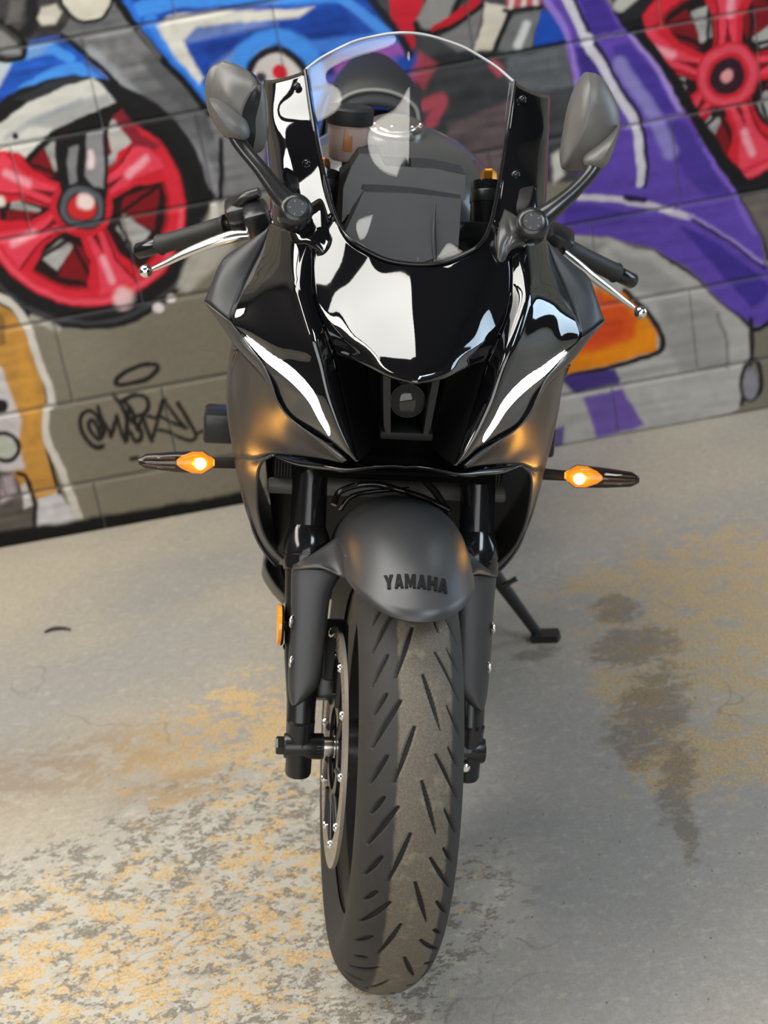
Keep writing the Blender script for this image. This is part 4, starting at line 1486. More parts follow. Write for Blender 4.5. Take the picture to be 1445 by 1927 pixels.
def side(s):
    tw = None if s == 1 else 'twin'
    patch('windscreen_flank', ear_rows, MT['gloss'], bike, 5, 5, .003, None, tw, face=(-s * .4, -.8, .4))
    panel = patch('headlight_panel', pillar_rows, MT['gloss'], bike, 6, 6, .003, None, tw, face=(-s * .4, -.8, .3))
    patch('fairing_wing', wing_rows, MT['matte_black'], bike, 4, 5, .004, None, tw, face=(-s * .5, -.8, .3))
    patch('fairing_lip', [[p + Vector((0, -.004, 0)) for p in r] for r in lip_rows], MT['lip'], bike, 4, 4, .002, None, tw, face=(-s * .4, -.8, 0))
    flank = patch('side_fairing', upper_flank_rows, MT['matte_grey'], bike, 5, 5, .003, None, tw, face=(-s * .8, -.6, 0))
    patch('side_fairing_lower', lower_flank_rows, MT['matte_grey'], flank, 5, 5, .003, None, tw, face=(-s * .8, -.6, 0))
    # daytime running light: a swept band of white LEDs set in the panel
    up = [(460, 635), (482, 650), (505, 667), (534, 685), (563, 711), (588, 743), (605, 783), (619, 820)]
    lo = [(461, 637), (476, 660), (496, 685), (524, 710), (550, 732), (577, 761), (597, 793), (618, 820)]
    a, b = crline([(u, v, 0) for u, v in up], 6), crline([(u, v, 0) for u, v in lo], 6)
    b = a + (b - a) * .68
    rows = []
    for p, q in zip(a, b):
        rows.append([mir(on_panel(p[0] + (q[0] - p[0]) * t, p[1] + (q[1] - p[1]) * t), s) for t in (0, .33, .67, 1)])
    patch('running_light', rows, MT['drl'], panel, 2, 1, .0015, None, face=(-s * .3, -.9, .2))
    # screws of the windscreen flank
    for (u, v, y) in ((577, 307, .173), (559, 163, .284)):
        p = mir(P(u, v, y), s)
        o = p + Vector((0, -.005, .003))
        dome('screw', [p + Vector((.0052 * math.cos(k), 0.002 * math.sin(k), .0048 * math.sin(k))) for k in np.linspace(0, 2 * math.pi, 11)[:-1]], Vector((0, -.0045, .002)), MT['tube_black'], bike, 5, .5)
both(side)

# gloss lip across the chin
chin = [
    [C(871, .010), C(876, -.030), C(881, -.033), C(884, -.020), C(880, .03)],
    [P(738, 869, .010), P(738, 874, -.030), P(738, 879, -.032), P(738, 881, -.020), P(738, 878, .03)],
    [P(700, 870, .012), P(698, 876, -.026), P(695, 881, -.028), P(695, 884, -.015), P(695, 880, .035)],
    [P(655, 872, .016), P(652, 880, -.012), P(650, 886, -.014), P(650, 889, .0), P(650, 884, .045)],
    [P(607, 866, .030), P(606, 874, .012), P(606, 881, .010), P(606, 884, .022), P(607, 878, .06)],
    [P(562, 860, .060), P(561, 867, .044), P(560, 875, .042), P(560, 877, .052), P(562, 871, .08)],
    [P(530, 856, .082), P(529, 859, .072), P(528, 864, .070), P(528, 866, .078), P(531, 862, .10)],
    [P(512, 854, .090), P(511, 854.5, .086), P(511, 855, .085), P(511, 856, .090), P(513, 856, .11)],
]
chin_T = [list(r) for r in zip(*chin)]
patch('chin_lip', chin_T, MT['gloss'], bike, 5, 5, .002, None, 'join', face=(0, -1, .2))

# ---------------------------------------------------------------- air intake and headlight
MT['dark_tray'] = mat('dark_lamp_tray', (.006, .006, .006), .6, spec=.2)
MT['void'] = mat('flat_black_duct', (.0015, .0015, .0016), .9, spec=.1)
def intake(s):
    rows = []
    for (u, v, y) in ((629, 667, -.012), (641, 725, -.022), (655, 790, -.034), (667, 840, -.043), (675, 868, -.048)):
        p = mir(P(u, v, y), s)
        rows.append([p, p + Vector((s * .018, .05, .0)), p + Vector((s * .03, .13, .0))])
    patch('intake_wall', rows, MT['void'], bike, 4, 4, .002, None, face=(s, -.5, 0))
    # upright fin beside the lamp
    pr = []
    for (u, v, y) in ((721, 700, -.045), (735, 700, -.045), (735, 816, -.03), (727, 819, -.03), (722, 800, -.028)):
        pr.append(mir(P(u, v, y), s))
    prism('lamp_fin', pr, (0, .07, 0), MT['satin_dark'], bike, .0015)
MT['satin_dark'] = mat('satin_dark_plastic', (.008, .008, .009), .42)
both(intake)
lamp = empty('headlight', bike)
lc = C(754, -.008)
turned('lamp_barrel', lc + Vector((0, .05, 0)), lc + Vector((0, .004, 0)), [(0, .024), (.85, .024), (.9, .0225), (1, .0215)], MT['satin_black'], lamp, 40)
turned('lamp_bezel', lc + Vector((0, .012, 0)), lc + Vector((0, -.001, 0)), [(0, .0225), (.6, .0225), (1, .0205)], MT['tube_black'], lamp, 40)
ball('reflector_bowl', lc + Vector((0, .016, 0)), .018, MT['steel_dark'] if 'steel_dark' in MT else MT['steel'], lamp, None, 24, (1, .5, 1))
ball('lamp_lens', lc, .0200, MT['lensglass'], lamp, None, 32, (1, .55, 1))
rbox('lamp_tray', C(806, .0) , (.062, .06, .010), MT['dark_tray'], bike, .003)
rbox('lamp_housing', C(770, .075), (.085, .03, .12), MT['void'], bike, .004)
rbox('intake_back', C(760, .125), (.24, .02, .20), MT['void'], bike, .004)
rbox('intake_floor', C(862, .06), (.15, .11, .006), MT['void'], bike, .002)

# ---------------------------------------------------------------- windscreen
scr_rows = [
    [C(497, .034), P(732, 490, .0355), P(691, 472, .043), P(654, 446, .058)],
    [C(420, .084), P(727, 415, .0855), P(681, 407, .090), P(629, 402, .098)],
    [C(320, .159), P(724, 317, .1605), P(672, 315, .164), P(607, 318, .168)],
    [C(220, .232), P(719, 219, .2335), P(662, 224, .236), P(590, 236, .236)],
    [C(130, .300), P(715, 133, .301), P(655, 143, .299), P(580, 172, .283)],
    [C(84, .335), P(705, 92, .334), P(646, 112, .325), P(576, 145, .301)],
    [C(62, .353), P(702, 69, .350), P(642, 89, .340), P(575, 131, .310)],
]
scr = patch('windscreen', scr_rows, MT['screen'], bike, 8, 8, .003, None, 'join', face=(0, -.7, .7))
# polished rim of the acrylic
edge = [C(62, .354), P(736, 63, .353), P(702, 69, .351), P(670, 77, .347), P(642, 89, .341), P(606, 108, .327), P(575, 131, .311)]
full = edge[::-1] + [flip(p) for p in edge[1:]]
MT['edge_clear'] = mat('polished_acrylic_edge', (.42, .43, .44), .08, spec=1.0, coat=1.0)
tube('screen_edge', full, .0019, MT['edge_clear'], scr, 8, 5)
gas = [C(497, .033), P(732, 490, .035), P(691, 472, .043), P(654, 446, .057), P(629, 402, .097), P(607, 318, .167), P(590, 236, .235), P(574, 133, .303)]
full = gas[::-1] + [flip(p) for p in gas[1:]]
tube('screen_seal', full, .0026, MT['tube_black'], scr, 8, 5)

# ---------------------------------------------------------------- behind the windscreen
dash = empty('instrument_panel', bike)
f1 = [P(650, 436, .15), P(684, 361, .19), P(776, 364, .19), P(868, 374, .19), P(862, 470, .13), P(775, 500, .11), P(690, 478, .13)]
prism('panel_front', f1, (0, .03, .004), MT['dash'], dash, .003)
h1 = [P(643, 420, .20), P(646, 352, .22), P(662, 312, .235), P(676, 289, .245), P(714, 290, .245), P(724, 312, .235), P(817, 317, .235), P(876, 330, .235), P(874, 376, .20), P(776, 364, .195), P(684, 358, .195)]
prism('panel_hood', h1, (0, .07, .0), MT['dash'], dash, .006, None, 3)
turned('hood_post', P(768, 318, .24), P(768, 298, .24), [(0, .0035), (.7, .0035), (1, .0028)], MT['dark'], dash, 10)
prism('panel_cheek', [P(640, 425, .21), P(632, 400, .23), P(640, 330, .25), P(662, 310, .25), P(650, 352, .23)], (0, .05, 0), MT['dark'], dash, .003)
tube('panel_rib', [P(818, 492, .12), P(816, 440, .14), P(819, 385, .168)], [.003, .0025, .001], MT['dash'], dash, 8, 4)

clamp = rbox('triple_clamp', Vector((0, .262, .905)), (.26, .075, .028), MT['satin_black'], bike, .008, Matrix.Rotation(-.41, 4, 'X'), S)
rbox('lower_clamp', Vector((0, .155, .66)), (.26, .07, .035), MT['satin_black'], bike, .008, Matrix.Rotation(-.41, 4, 'X'), S)

res = empty('brake_reservoir', bike)
rc = PS(655, 262, .315)
turned('reservoir_body', rc + Vector((0, 0, -.026)), rc + Vector((0, 0, .022)), [(0, .021), (.06, .0235), (.9, .0262), (1, .0262)], MT['reservoir'], res, 40, S)
turned('reservoir_cap', rc + Vector((0, 0, .020)), rc + Vector((0, 0, .042)), [(0, .0295), (.1, .0305), (.85, .0305), (.93, .029), (1, .0275)], MT['rubber_grip'], res, 40, S)
rbox('sight_window', rc + Vector((-.002, -.0235, .003)), (.012, .004, .030), MT['fluid'], res, .0015, None, S)
rbox('reservoir_bracket', rc + Vector((.01, .01, -.04)), (.03, .012, .03), MT['dark'], res, .003, None, S)

# fuel tank, cap, seats and tail
def xsec(y, z0, w, h, k=.6, n=9):
    return [Vector((w * math.sin(a) if abs(a) < 1.6 else 0, y, z0 + h * (math.cos(a) ** k if math.cos(a) > 0 else 0))) for a in np.linspace(-1.5708, 1.5708, n)]
tank_rows = [xsec(.400, .76, .075, .150, .6), xsec(.425, .76, .125, .195, .55), xsec(.50, .755, .155, .236, .5), xsec(.60, .75, .165, .245, .5), xsec(.70, .75, .150, .215, .5), xsec(.80, .75, .11, .13, .55), xsec(.84, .75, .08, .09, .6)]
tank = patch('fuel_tank', tank_rows, MT['tank'], bike, 4, 5, .002, None, None, face=(0, -.3, 1))
fc = C(238, .52)
turned('filler_cap', fc + Vector((0, .004, -.012)), fc + Vector((0, -.001, .0065)), [(0, .040), (.72, .040), (.8, .038), (.84, .030), (.93, .029), (1, .022)], MT['steel_cap'] if 'steel_cap' in MT else MT['steel'], tank, 40)
for k in range(7):
    a = 2 * math.pi * k / 7
    q = fc + Vector((.034 * math.cos(a), .034 * math.sin(a), .003))
    turned('cap_bolt', q, q + Vector((0, 0, .003)), [(0, .0032), (.6, .0032), (1, .002)], MT['chrome'], tank, 10)
seat_rows = [xsec(.82, .72, .07, .115, .6), xsec(.90, .72, .115, .105, .45), xsec(1.0, .72, .13, .105, .4), xsec(1.08, .74, .12, .11, .45), xsec(1.12, .76, .10, .12, .5)]
patch('rider_seat', seat_rows, MT['seat'], bike, 3, 4, .004, None, None, face=(0, -.2, 1))
tail = empty('tail', bike)
pill_rows = [xsec(1.105, .86, .074, .085, .5), xsec(1.13, .86, .086, .126, .45), xsec(1.20, .86, .084, .146, .45), xsec(1.32, .87, .068, .140, .5), xsec(1.42, .88, .05, .12, .6)]
patch('pillion_seat', pill_rows, MT['seat'], tail, 4, 5, .004, None, None, face=(0, -.5, 1))
rbox('seat_base', Vector((0, 1.17, .875)), (.145, .10, .10), MT['dark'], tail, .02)
tube('seat_piping', [v + Vector((0, -.003, 0)) for v in xsec(1.115, .862, .080, .108, .47)], .0035, MT['grey_frame'], tail, 8, 4)
cowl_rows = [[Vector((-.10, 1.06, .84)), Vector((-.09, 1.2, .90)), Vector((-.06, 1.42, .955)), Vector((-.03, 1.52, .97))],
             [Vector((-.115, 1.06, .80)), Vector((-.105, 1.2, .85)), Vector((-.075, 1.42, .91)), Vector((-.04, 1.53, .93))],
             [Vector((-.09, 1.06, .74)), Vector((-.085, 1.2, .80)), Vector((-.06, 1.42, .86)), Vector((-.03, 1.52, .90))]]
for s in (1, -1):
    patch('tail_side', cowl_rows, MT['gloss'], tail, 4, 4, .003, None, None if s == 1 else 'twin', face=(-s, 0, .2))
prism('tail_light', [Vector((-.035, 1.525, .925)), Vector((.035, 1.525, .925)), Vector((.028, 1.522, .965)), Vector((-.028, 1.522, .965))], (0, .012, 0), mat('red_tail_lens', (.4, .01, .01), .15), tail, .002)
rbox('tail_under', Vector((0, 1.25, .80)), (.13, .40, .08), MT['dark'], tail, .02, Matrix.Rotation(.22, 4, 'X'))

# ---------------------------------------------------------------- mirrors
MT['mirror_shell'] = mat('mirror_satin_plastic', (.11, .105, .098), .38, bump=(2600, .15))
MT['mirror_glass'] = mat('mirror_glass', (.8, .8, .82), .02, 1.0)

facet_rows = [
    [(418, 115, .168), (440, 119, .160), (468, 133, .160), (474, 136, .168), (481, 142, .180)],
    [(397, 127, .172), (432, 142, .140), (484, 158, .132), (490, 160, .160), (497, 164, .188)],
    [(386, 152, .175), (424, 170, .130), (468, 183, .122), (488, 186, .155), (503, 195, .190)],
    [(386, 184, .175), (424, 203, .130), (456, 212, .120), (482, 222, .155), (505, 235, .190)],
    [(395, 218, .175), (424, 230, .140), (457, 244, .126), (480, 256, .155), (503, 262, .188)],
    [(422, 258, .172), (438, 266, .158), (463, 280, .146), (476, 287, .165), (492, 285, .186)],
]
def mirror_unit(base_tip, base, pivot, knob_axis, stem, stem_r, shell, shell_y, apex, bulge, cheek, cheek_y, cheek_b):
    mi = empty('mirror', bike)
    dome('mirror_foot', base, Vector((0, -.010, .008)), MT['gloss'] if base_tip else MT['satin_foot'], mi, 6, .5, None, (0, .012, -.006))
    kc = pivot
    d = Vector(knob_axis).normalized()
    turned('pivot_boss', kc + d * -.030, kc + d * .006, [(0, .0185), (.3, .0205), (.72, .0205), (.92, .0175), (1, .0135)], MT['satin_stem'], mi, 36)
    cap = turned('pivot_cap', kc + d * .0045, kc + d * .0072, [(0, .0112), (.75, .0112), (1, .0106)], MT['dash'], mi, 32)
    s_ = d.orthogonal().normalized()
    u_ = d.cross(s_)
    for k in range(5):
        a = 2 * math.pi * k / 5 + .4
        e = s_ * math.cos(a) + u_ * math.sin(a)
        f = -s_ * math.sin(a) + u_ * math.cos(a)
        q = kc + d * .0073
        from_data('cap_tick', [q + e * .0065 + f * .0004, q + e * .0095 + f * .0004, q + e * .0095 - f * .0004, q + e * .0065 - f * .0004,
                               q + e * .0065 + f * .0004 + d * .0003, q + e * .0095 + f * .0004 + d * .0003, q + e * .0095 - f * .0004 + d * .0003, q + e * .0065 - f * .0004 + d * .0003],
                  [(0, 1, 2, 3), (7, 6, 5, 4), (0, 4, 5, 1), (1, 5, 6, 2), (2, 6, 7, 3), (3, 7, 4, 0)], MT['white_tick'], cap, False)
    tube('mirror_arm', stem, stem_r, MT['satin_stem'], mi, 18, 6, None, True, .8)
    sh = dome('mirror_shell', [P(u, v, shell_y) for (u, v) in shell], bulge, MT['mirror_shell'], mi, 8, .5, None, (0, .022, .0), 5, P(apex[0], apex[1], shell_y))
    if base_tip:
        rows = [[P(*q) for q in r] for r in facet_rows]
        patch('shell_front', [r[:3] for r in rows], MT['mirror_shell'], sh, 5, 5, .002, None, None, face=(-.3, -1, .2))
        patch('shell_shade_side', [r[2:] for r in rows], MT['satin_black'], sh, 5, 5, .002, None, None, face=(1, -.6, 0))  # darker material paints in the shade on the facet turned from the light
    dome('shell_cheek', [P(u, v, cheek_y) for (u, v) in cheek], cheek_b, MT['mirror_shell'], sh, 6, .5, None, (0, .02, 0), 5)
    m_ = [P(u, v, shell_y + .0225) for (u, v) in shell]
    c_ = sum(m_, Vector()) / len(m_)
    pl = [c_ + (p - c_) * .88 for p in m_]
    prism('mirror_glass', pl, (0, .002, 0), MT['mirror_glass'], sh, 0)
MT['satin_foot'] = mat('satin_foot_plastic', (.045, .044, .042), .30)
MT['satin_stem'] = mat('satin_black_arm', (.016, .016, .017), .26)

foot_L = [P(u, v, y) for (u, v, y) in ((583, 384, .118), (604, 374, .122), (616, 400, .104), (624, 437, .082), (627, 468, .068), (616, 490, .058), (598, 474, .062), (574, 462, .070), (552, 460, .080), (545, 425, .095))]
mirror_unit(True, foot_L, P(557, 394, .066), (.10, -.85, .45),
            [P(560, 398, .075), P(530, 370, .078), P(492, 320, .095), P(462, 284, .112), P(447, 262, .122), P(443, 246, .128)], [.0172, .0122, .0092, .0088, .0094, .0105],
            [(418, 116), (396, 127), (387, 150), (387, 180), (394, 215), (412, 246), (438, 268), (470, 288), (494, 283), (503, 258), (503, 210), (497, 166), (480, 143), (452, 125)], .172, (450, 196),
            Vector((.0, -.022, .002)),
            [(393, 185), (412, 190), (440, 205), (462, 226), (470, 250), (462, 262), (440, 258), (424, 252), (404, 228)], .124, Vector((0, -.022, -.004)))
foot_R = [P(u, v, y) for (u, v, y) in ((949, 394, .122), (966, 404, .112), (982, 420, .100), (1000, 450, .085), (985, 462, .074), (962, 470, .066), (944, 500, .058), (934, 502, .056), (933, 470, .066), (937, 430, .088))]
mirror_unit(False, foot_R, P(1002, 420, .066), (-.10, -.85, .45),
            [P(1000, 423, .075), P(1032, 400, .078), P(1074, 365, .095), P(1104, 334, .112), P(1118, 314, .122), P(1122, 300, .128)], [.0172, .0122, .0092, .0088, .0094, .0105],
            [(1104, 135), (1126, 141), (1146, 166), (1162, 202), (1166, 238), (1155, 276), (1138, 306), (1110, 318), (1078, 321), (1058, 318), (1055, 300), (1062, 250), (1070, 208), (1086, 162)], .165, (1096, 226),
            Vector((.0, -.042, .004)),
            [(1164, 236), (1150, 250), (1122, 272), (1100, 292), (1098, 308), (1112, 318), (1136, 312), (1152, 286)], .130, Vector((0, -.020, -.004)))

# ---------------------------------------------------------------- handlebars, grips, levers, switches
def bar(side_pts, grip0, grip1, end, lever, lever_r, ballp, sw):
    hb = empty('handlebar', bike)
    tube('bar_tube', side_pts, .0085, MT['satin_black'], hb, 14, 3)
    d = (grip1 - grip0)
    g = turned('grip', grip0, grip1, [(0, .0130), (.02, .0150), (.05, .0135), (.3, .0131), (.7, .0131), (.78, .0136), (.95, .0140), (.97, .0155), (1, .0155)], MT['rubber_grip'], hb, 28)
    e = turned('bar_end', end, grip0 + (end - grip0) * -.02, [(0, .0095), (.06, .0112), (.94, .0112), (1, .0100)], MT['tube_black'], hb, 28)
    lv = tube('lever', lever, lever_r, MT['silver'], hb, 14, 6, None, True, .7)
    ball('lever_ball', ballp, .0092, MT['chrome'], lv)
    for (c_, sz, b, rz) in sw:
        rbox('switch_housing', c_, sz, MT['satin_black'], hb, b, Matrix.Rotation(rz, 4, 'Y') @ Matrix.Rotation(.3, 4, 'X'))
    return hb

gL0, gL1 = P(299, 461, .425), P(428, 424, .375)
eL = P(259, 473, .44)
hL = bar([eL.lerp(gL0, .6), gL1, P(500, 402, .345)], gL0, gL1, eL,
    [P(495, 432, .335), P(470, 441, .338), P(440, 444, .340), P(400, 456, .345), P(350, 476, .355), P(312, 495, .365), P(288, 506, .372)], [.0075, .0068, .0092, .0080, .0066, .0048, .0036], P(274, 510, .376),
    [(P(458, 402, .372), (.046, .045, .042), .010, -.30), (P(486, 418, .345), (.034, .05, .05), .009, -.30)])
turned('lever_pivot', P(500, 427, .325), P(500, 423, .36), [(0, .010), (.8, .010), (1, .008)], MT['silver'], hL, 16)
tube('switch_lever', [P(440, 392, .36), P(462, 372, .355), P(488, 362, .35)], [.006, .008, .007], MT['satin_black'], hL, 10, 4)
tube('brake_hose', [P(497, 400, .335), P(520, 410, .36), P(560, 440, .33)], .005, MT['dark'], hL, 10, 4)
gR0, gR1 = P(1160, 514, .465), P(1062, 466, .415)
eR = P(1192, 530, .48)
hR = bar([eR.lerp(gR0, .6), gR1, P(1010, 440, .38)], gR0, gR1, eR,
    [P(1060, 476, .370), P(1090, 500, .375), P(1118, 523, .385), P(1150, 547, .395), P(1176, 567, .405), P(1192, 579, .410)], [.0070, .0072, .0068, .0058, .0046, .0036], P(1205, 588, .414),
    [(P(1048, 456, .400), (.040, .045, .042), .010, .42)])
tube('clutch_cable', [P(1045, 470, .37), P(1020, 480, .34), P(990, 500, .33)], .004, MT['dark'], hR, 8, 4)

# ---------------------------------------------------------------- turn signals
def signal(stalk, inner, outer, bulb, half, s):
    sg = empty('turn_signal', bike)
    ax = (outer - inner)
    L = ax.length
    d = ax.normalized()
    fw = Vector((0, -1, .25)).normalized()
    fw = (fw - d * fw.dot(d)).normalized()
    up = d.cross(fw).normalized()
    if up.z < 0:
        up = -up
    def loft(name, stations, material, front=1.0, back=1.0):
        verts, faces = [], []
        seg = 16
        for (t, h, w) in stations:
            for k in range(seg):
                a = 2 * math.pi * k / seg
                c, q = math.cos(a), math.sin(a)
                c2 = math.copysign(abs(c) ** .8, c)
                q2 = math.copysign(abs(q) ** .8, q)
                dep = w * (front if c2 > 0 else back)
                verts.append(inner + d * (t * L) + up * (h * q2) + fw * (dep * c2))
        for i in range(len(stations) - 1):
            for k in range(seg):
                k2 = (k + 1) % seg
                faces.append((i * seg + k, i * seg + k2, (i + 1) * seg + k2, (i + 1) * seg + k))
        faces.append(tuple(range(seg))[::-1])
        faces.append(tuple((len(stations) - 1) * seg + k for k in range(seg)))
        bm = bmesh.new()
        bv = [bm.verts.new(v) for v in verts]
        for f in faces:
            bm.faces.new([bv[i] for i in f])
        return sharp(from_bm(name, bm, material, sg), 45)
    h = half
    loft('signal_housing', [(0, h * .3, .006), (.15, h * 1.02, .012), (.55, h * .88, .011), (.9, h * .66, .008), (1.0, h * .25, .004)], MT['satin_black'], .05, 1.0)
    ln = loft('amber_lens', [(.004, h * .28, .006), (.16, h * .98, .012), (.30, h * .95, .012), (.44, h * .55, .0115), (.50, h * .22, .010)], MT['amber_lens'], 1.0, .02)
    loft('smoked_lens', [(.02, h * .34, .008), (.17, h * 1.05, .0145), (.55, h * .90, .0135), (.9, h * .68, .010), (1.0, h * .28, .005)], MT['smoke'], 1.0, .02)
    for k in range(3):
        q = (-.42 + .42 * k) * h
        tube('lens_rib', [inner + d * (L * .52) + up * q + fw * .010, inner + d * (L * .75) + up * (q * .85) + fw * .009, inner + d * (L * .94) + up * (q * .6) + fw * .005], [.0018, .0018, .0012], MT['rib'], sg, 6, 3)
    ball('bulb', bulb + fw * .0105, .0078, MT['amber_bulb'], sg, None, 16)
    tube('signal_stalk', [stalk, inner + d * .004], [.0085, .0075], MT['dark'], sg, 12, 3, None, True, .6)
    ld = bpy.data.lights.new('turn_signal_light', 'POINT')
    ld.energy, ld.color, ld.shadow_soft_size = .16, (1.0, .42, .04), .012
    lo = bpy.data.objects.new('turn_signal_light', ld)
    COL.objects.link(lo)
    lo.parent = bike
    lo.location = bulb + fw * .024
MT['rib'] = mat('lens_rib_plastic', (.32, .25, .20), .25)
signal(P(445, 871, .215), P(404, 871, .20), P(261, 868, .195), P(377, 871, .20), .0148, 1)
signal(P(1020, 892, .215), P(1061, 895, .20), P(1202, 903, .195), P(1088, 899, .20), .0148, -1)

# frame sliders poking out behind the flanks
def slider(s):
    c_ = mir(P(401, 797, .46), s)
    b = rbox('frame_slider', c_ + Vector((s * .012, 0, 0)), (.050, .055, .046), MT['satin_black'], bike, .006)
    turned('slider_bolt', c_ + Vector((s * .03, 0, 0)), c_ + Vector((s * .12, 0, 0)), [(0, .012), (1, .012)], MT['dark'], b, 14)
both(slider)

# ---------------------------------------------------------------- radiator, hoses, cables
rad = empty('radiator', bike)
def fins():
    bm = bmesh.new()
    n_ = 76
    for i in range(n_):
        x = -.150 + .30 * i / (n_ - 1)
        r = bmesh.ops.create_cube(bm, size=1)
        for v in r['verts']:
            v.co = Vector((x + v.co.x * .0022, (.236 + v.co.y * .012 + v.co.z * -.02), .622 + v.co.z * .10))
    o = from_bm('radiator_fins', bm, MT['radiator'], rad, False)
    o['kind'] = 'stuff'
fins()
rbox('radiator_core', Vector((0, .255, .615)), (.31, .012, .13), MT['dark'], rad, .002, Matrix.Rotation(.18, 4, 'X'))
rbox('radiator_tank', Vector((0, .232, .564)), (.32, .026, .014), MT['grey_frame'], rad, .005, Matrix.Rotation(.18, 4, 'X'))
rbox('radiator_top', Vector((0, .262, .662)), (.32, .03, .02), MT['dark'], rad, .005)
tube('front_brake_hose', [P(628, 950, .10), P(640, 925, .11), P(680, 912, .10), P(720, 913, .10), P(760, 925, .09), P(800, 938, .10), P(845, 960, .10)], .0042, MT['tube_black'], bike, 10, 6)
tube('horn_cable', [P(780, 882, .16), P(800, 905, .14), P(822, 930, .12), P(846, 970, .10)], .0048, MT['dark'], bike, 10, 5)
tube('speed_sensor_cable', [P(640, 960, .11), P(660, 935, .115), P(700, 925, .12), P(770, 920, .12)], .003, MT['tube_black'], bike, 8, 5)
# shroud that closes the engine bay behind the fork
shr = [[Vector((-.17, .30, .70)), Vector((-.085, .285, .70)), Vector((0, .28, .70)), Vector((.085, .285, .70)), Vector((.17, .30, .70))],
       [Vector((-.165, .30, .58)), Vector((-.08, .29, .58)), Vector((0, .285, .58)), Vector((.08, .29, .58)), Vector((.165, .30, .58))],
       [Vector((-.145, .34, .44)), Vector((-.07, .36, .44)), Vector((0, .365, .44)), Vector((.07, .36, .44)), Vector((.145, .34, .44))],
       [Vector((-.12, .42, .32)), Vector((-.06, .43, .31)), Vector((0, .435, .31)), Vector((.06, .43, .31)), Vector((.12, .42, .32))]]
patch('engine_shroud', shr, MT['dark'], bike, 3, 3, .004)

# ---------------------------------------------------------------- engine, belly, frame, rear end
eng = empty('engine', bike)
rbox('crankcase', Vector((0, .70, .42)), (.27, .44, .26), MT['engine'], eng, .03)
rbox('cylinder_head', Vector((0, .56, .62)), (.24, .24, .20), MT['engine'], eng, .02, Matrix.Rotation(-.5, 4, 'X'))
for s in (1, -1):
    turned('engine_cover', Vector((s * .13, .72, .42)), Vector((s * .165, .72, .42)), [(0, .11), (.5, .108), (.85, .09), (1, .06)], MT['engine'], eng, 36)
for x in (-.05, .05):
    tube('exhaust_header', [Vector((x, .46, .60)), Vector((x, .40, .50)), Vector((x * .9, .43, .34)), Vector((x * .6, .55, .22)), Vector((x * .4, .80, .185))], .019, MT['steel'], eng, 14, 5)
turned('silencer', Vector((-.02, .78, .20)), Vector((-.05, 1.06, .20)), [(0, .045), (.1, .065), (.9, .065), (1, .04)], MT['engine'], eng, 24)
def belly(s):
    g = lambda u, v, y: mir(P(u, v, y), s)
    rows = [[g(503, 1030, .34), g(500, 1040, .42), Vector((-s * .155, .75, .42)), Vector((-s * .14, .98, .42))],
            [g(496, 1062, .36), g(493, 1072, .43), Vector((-s * .15, .75, .34)), Vector((-s * .13, .98, .36))],
            [g(514, 1098, .37), g(509, 1105, .44), Vector((-s * .13, .76, .27)), Vector((-s * .11, .98, .30))],
            [g(540, 1128, .38), g(534, 1133, .45), Vector((-s * .09, .78, .22)), Vector((-s * .08, .98, .26))]]
    bl = patch('belly_pan', rows, MT['belly'], bike, 4, 4, .003, None, None, face=(-s, -.3, 0))
MT['belly'] = mat('belly_pan_grey', (.13, .125, .115), .45)
both(belly)
def frame(s):
    tube('frame_spar', [Vector((-s * .06, .27, .82)), Vector((-s * .15, .45, .74)), Vector((-s * .15, .70, .64)), Vector((-s * .12, .92, .48))], [.028, .026, .026, .03], MT['satin_black'], bike, 12, 5)
    tube('subframe', [Vector((-s * .10, .86, .68)), Vector((-s * .085, 1.15, .80)), Vector((-s * .05, 1.45, .90))], .013, MT['satin_black'], bike, 10, 4)
    p = rbox('rider_footrest', Vector((-s * .21, .98, .40)), (.09, .028, .022), MT['satin_black'], bike, .005)
    tube('footrest_bracket', [Vector((-s * .17, .98, .40)), Vector((-s * .14, .96, .50))], .012, MT['satin_black'], p, 10, 2)
both(frame)
rw = empty('rear_wheel', bike)
RA = Vector((0, 1.385, .302))
def rear_part(o):
    o.matrix_basis = Matrix.Translation(RA)
    return o
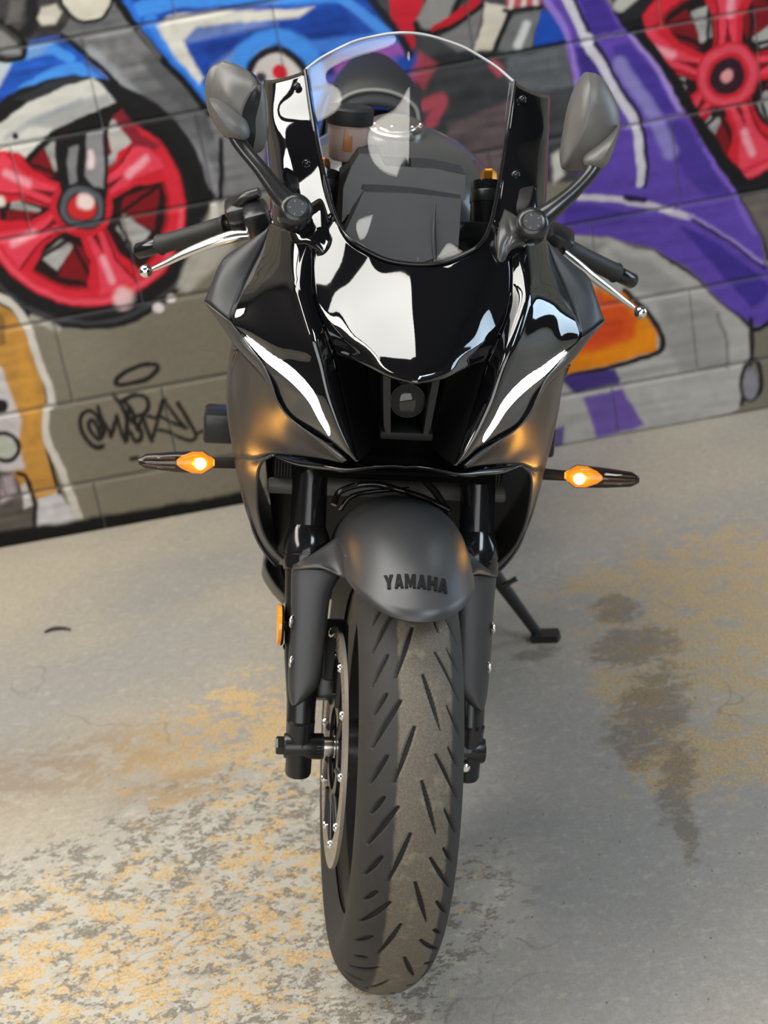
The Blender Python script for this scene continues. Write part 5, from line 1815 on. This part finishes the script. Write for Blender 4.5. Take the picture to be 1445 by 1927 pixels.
rear_part(tyre_mesh('tyre', .310, .075, .090, rw, MT['sidewall'], 160, 40, None, None, Vector((0, 0, 0))))
rear_part(lathe_x('rim', [(-.078, .205), (-.072, .214), (-.05, .195), (.05, .195), (.072, .214), (.078, .205), (.06, .185), (-.06, .185)], MT['rim'], rw, 64))
rear_part(lathe_x('hub', [(-.07, .012), (-.07, .05), (.07, .05), (.07, .012)], MT['rim'], rw, 32))
for k in range(5):
    a = 2 * math.pi * k / 5
    rear_part(tube('spoke', [Vector((0, -.045 * math.cos(a), .045 * math.sin(a))), Vector((0, -.19 * math.cos(a + .15), .19 * math.sin(a + .15)))], [.018, .014], MT['rim'], rw, 10, 3))
rear_part(lathe_x('brake_disc', [(-.083, .085), (-.083, .122), (-.087, .122), (-.087, .085)], MT['steel'], rw, 64))
for s in (1, -1):
    tube('swingarm', [Vector((-s * .10, .93, .40)), Vector((-s * .125, 1.12, .36)), Vector((-s * .115, 1.40, .302))], [.032, .026, .022], MT['satin_black'], bike, 12, 4)
turned('rear_axle', Vector((-.13, 1.385, .302)), Vector((.13, 1.385, .302)), [(0, .013), (1, .013)], MT['steel'], bike, 16)

# ---------------------------------------------------------------- side stand
def world_pt(p):
    return BIKE_I @ Vector(p)
ft = G(1012, 1202)
top = world_pt(G(917, 1170) + Vector((0, 0, 0)))
top = P(900, 1040, .80)
foot = world_pt(ft + Vector((0, 0, .012)))
stand = empty('side_stand', bike)
tube('stand_leg', [Vector((.095, .86, .37)), top, top.lerp(foot, .35), top.lerp(foot, .7), foot], [.015, .0135, .0125, .0105, .0095], MT['satin_black'], stand, 14, 4)
ftc = G(1030, 1202)
pad = [world_pt(G(u, v) + Vector((0, 0, .002))) for (u, v) in ((1000, 1212), (1050, 1211), (1056, 1203), (1052, 1195), (1004, 1196))]
prism('stand_foot', pad, BIKE_I.to_3x3() @ Vector((0, 0, .012)), MT['satin_black'], stand, .002)
pg = P(947, 1102, .76)
tube('stand_peg', [pg, P(962, 1094, .75), P(975, 1087, .74)], [.005, .0045, .005], MT['satin_black'], stand, 10, 3)
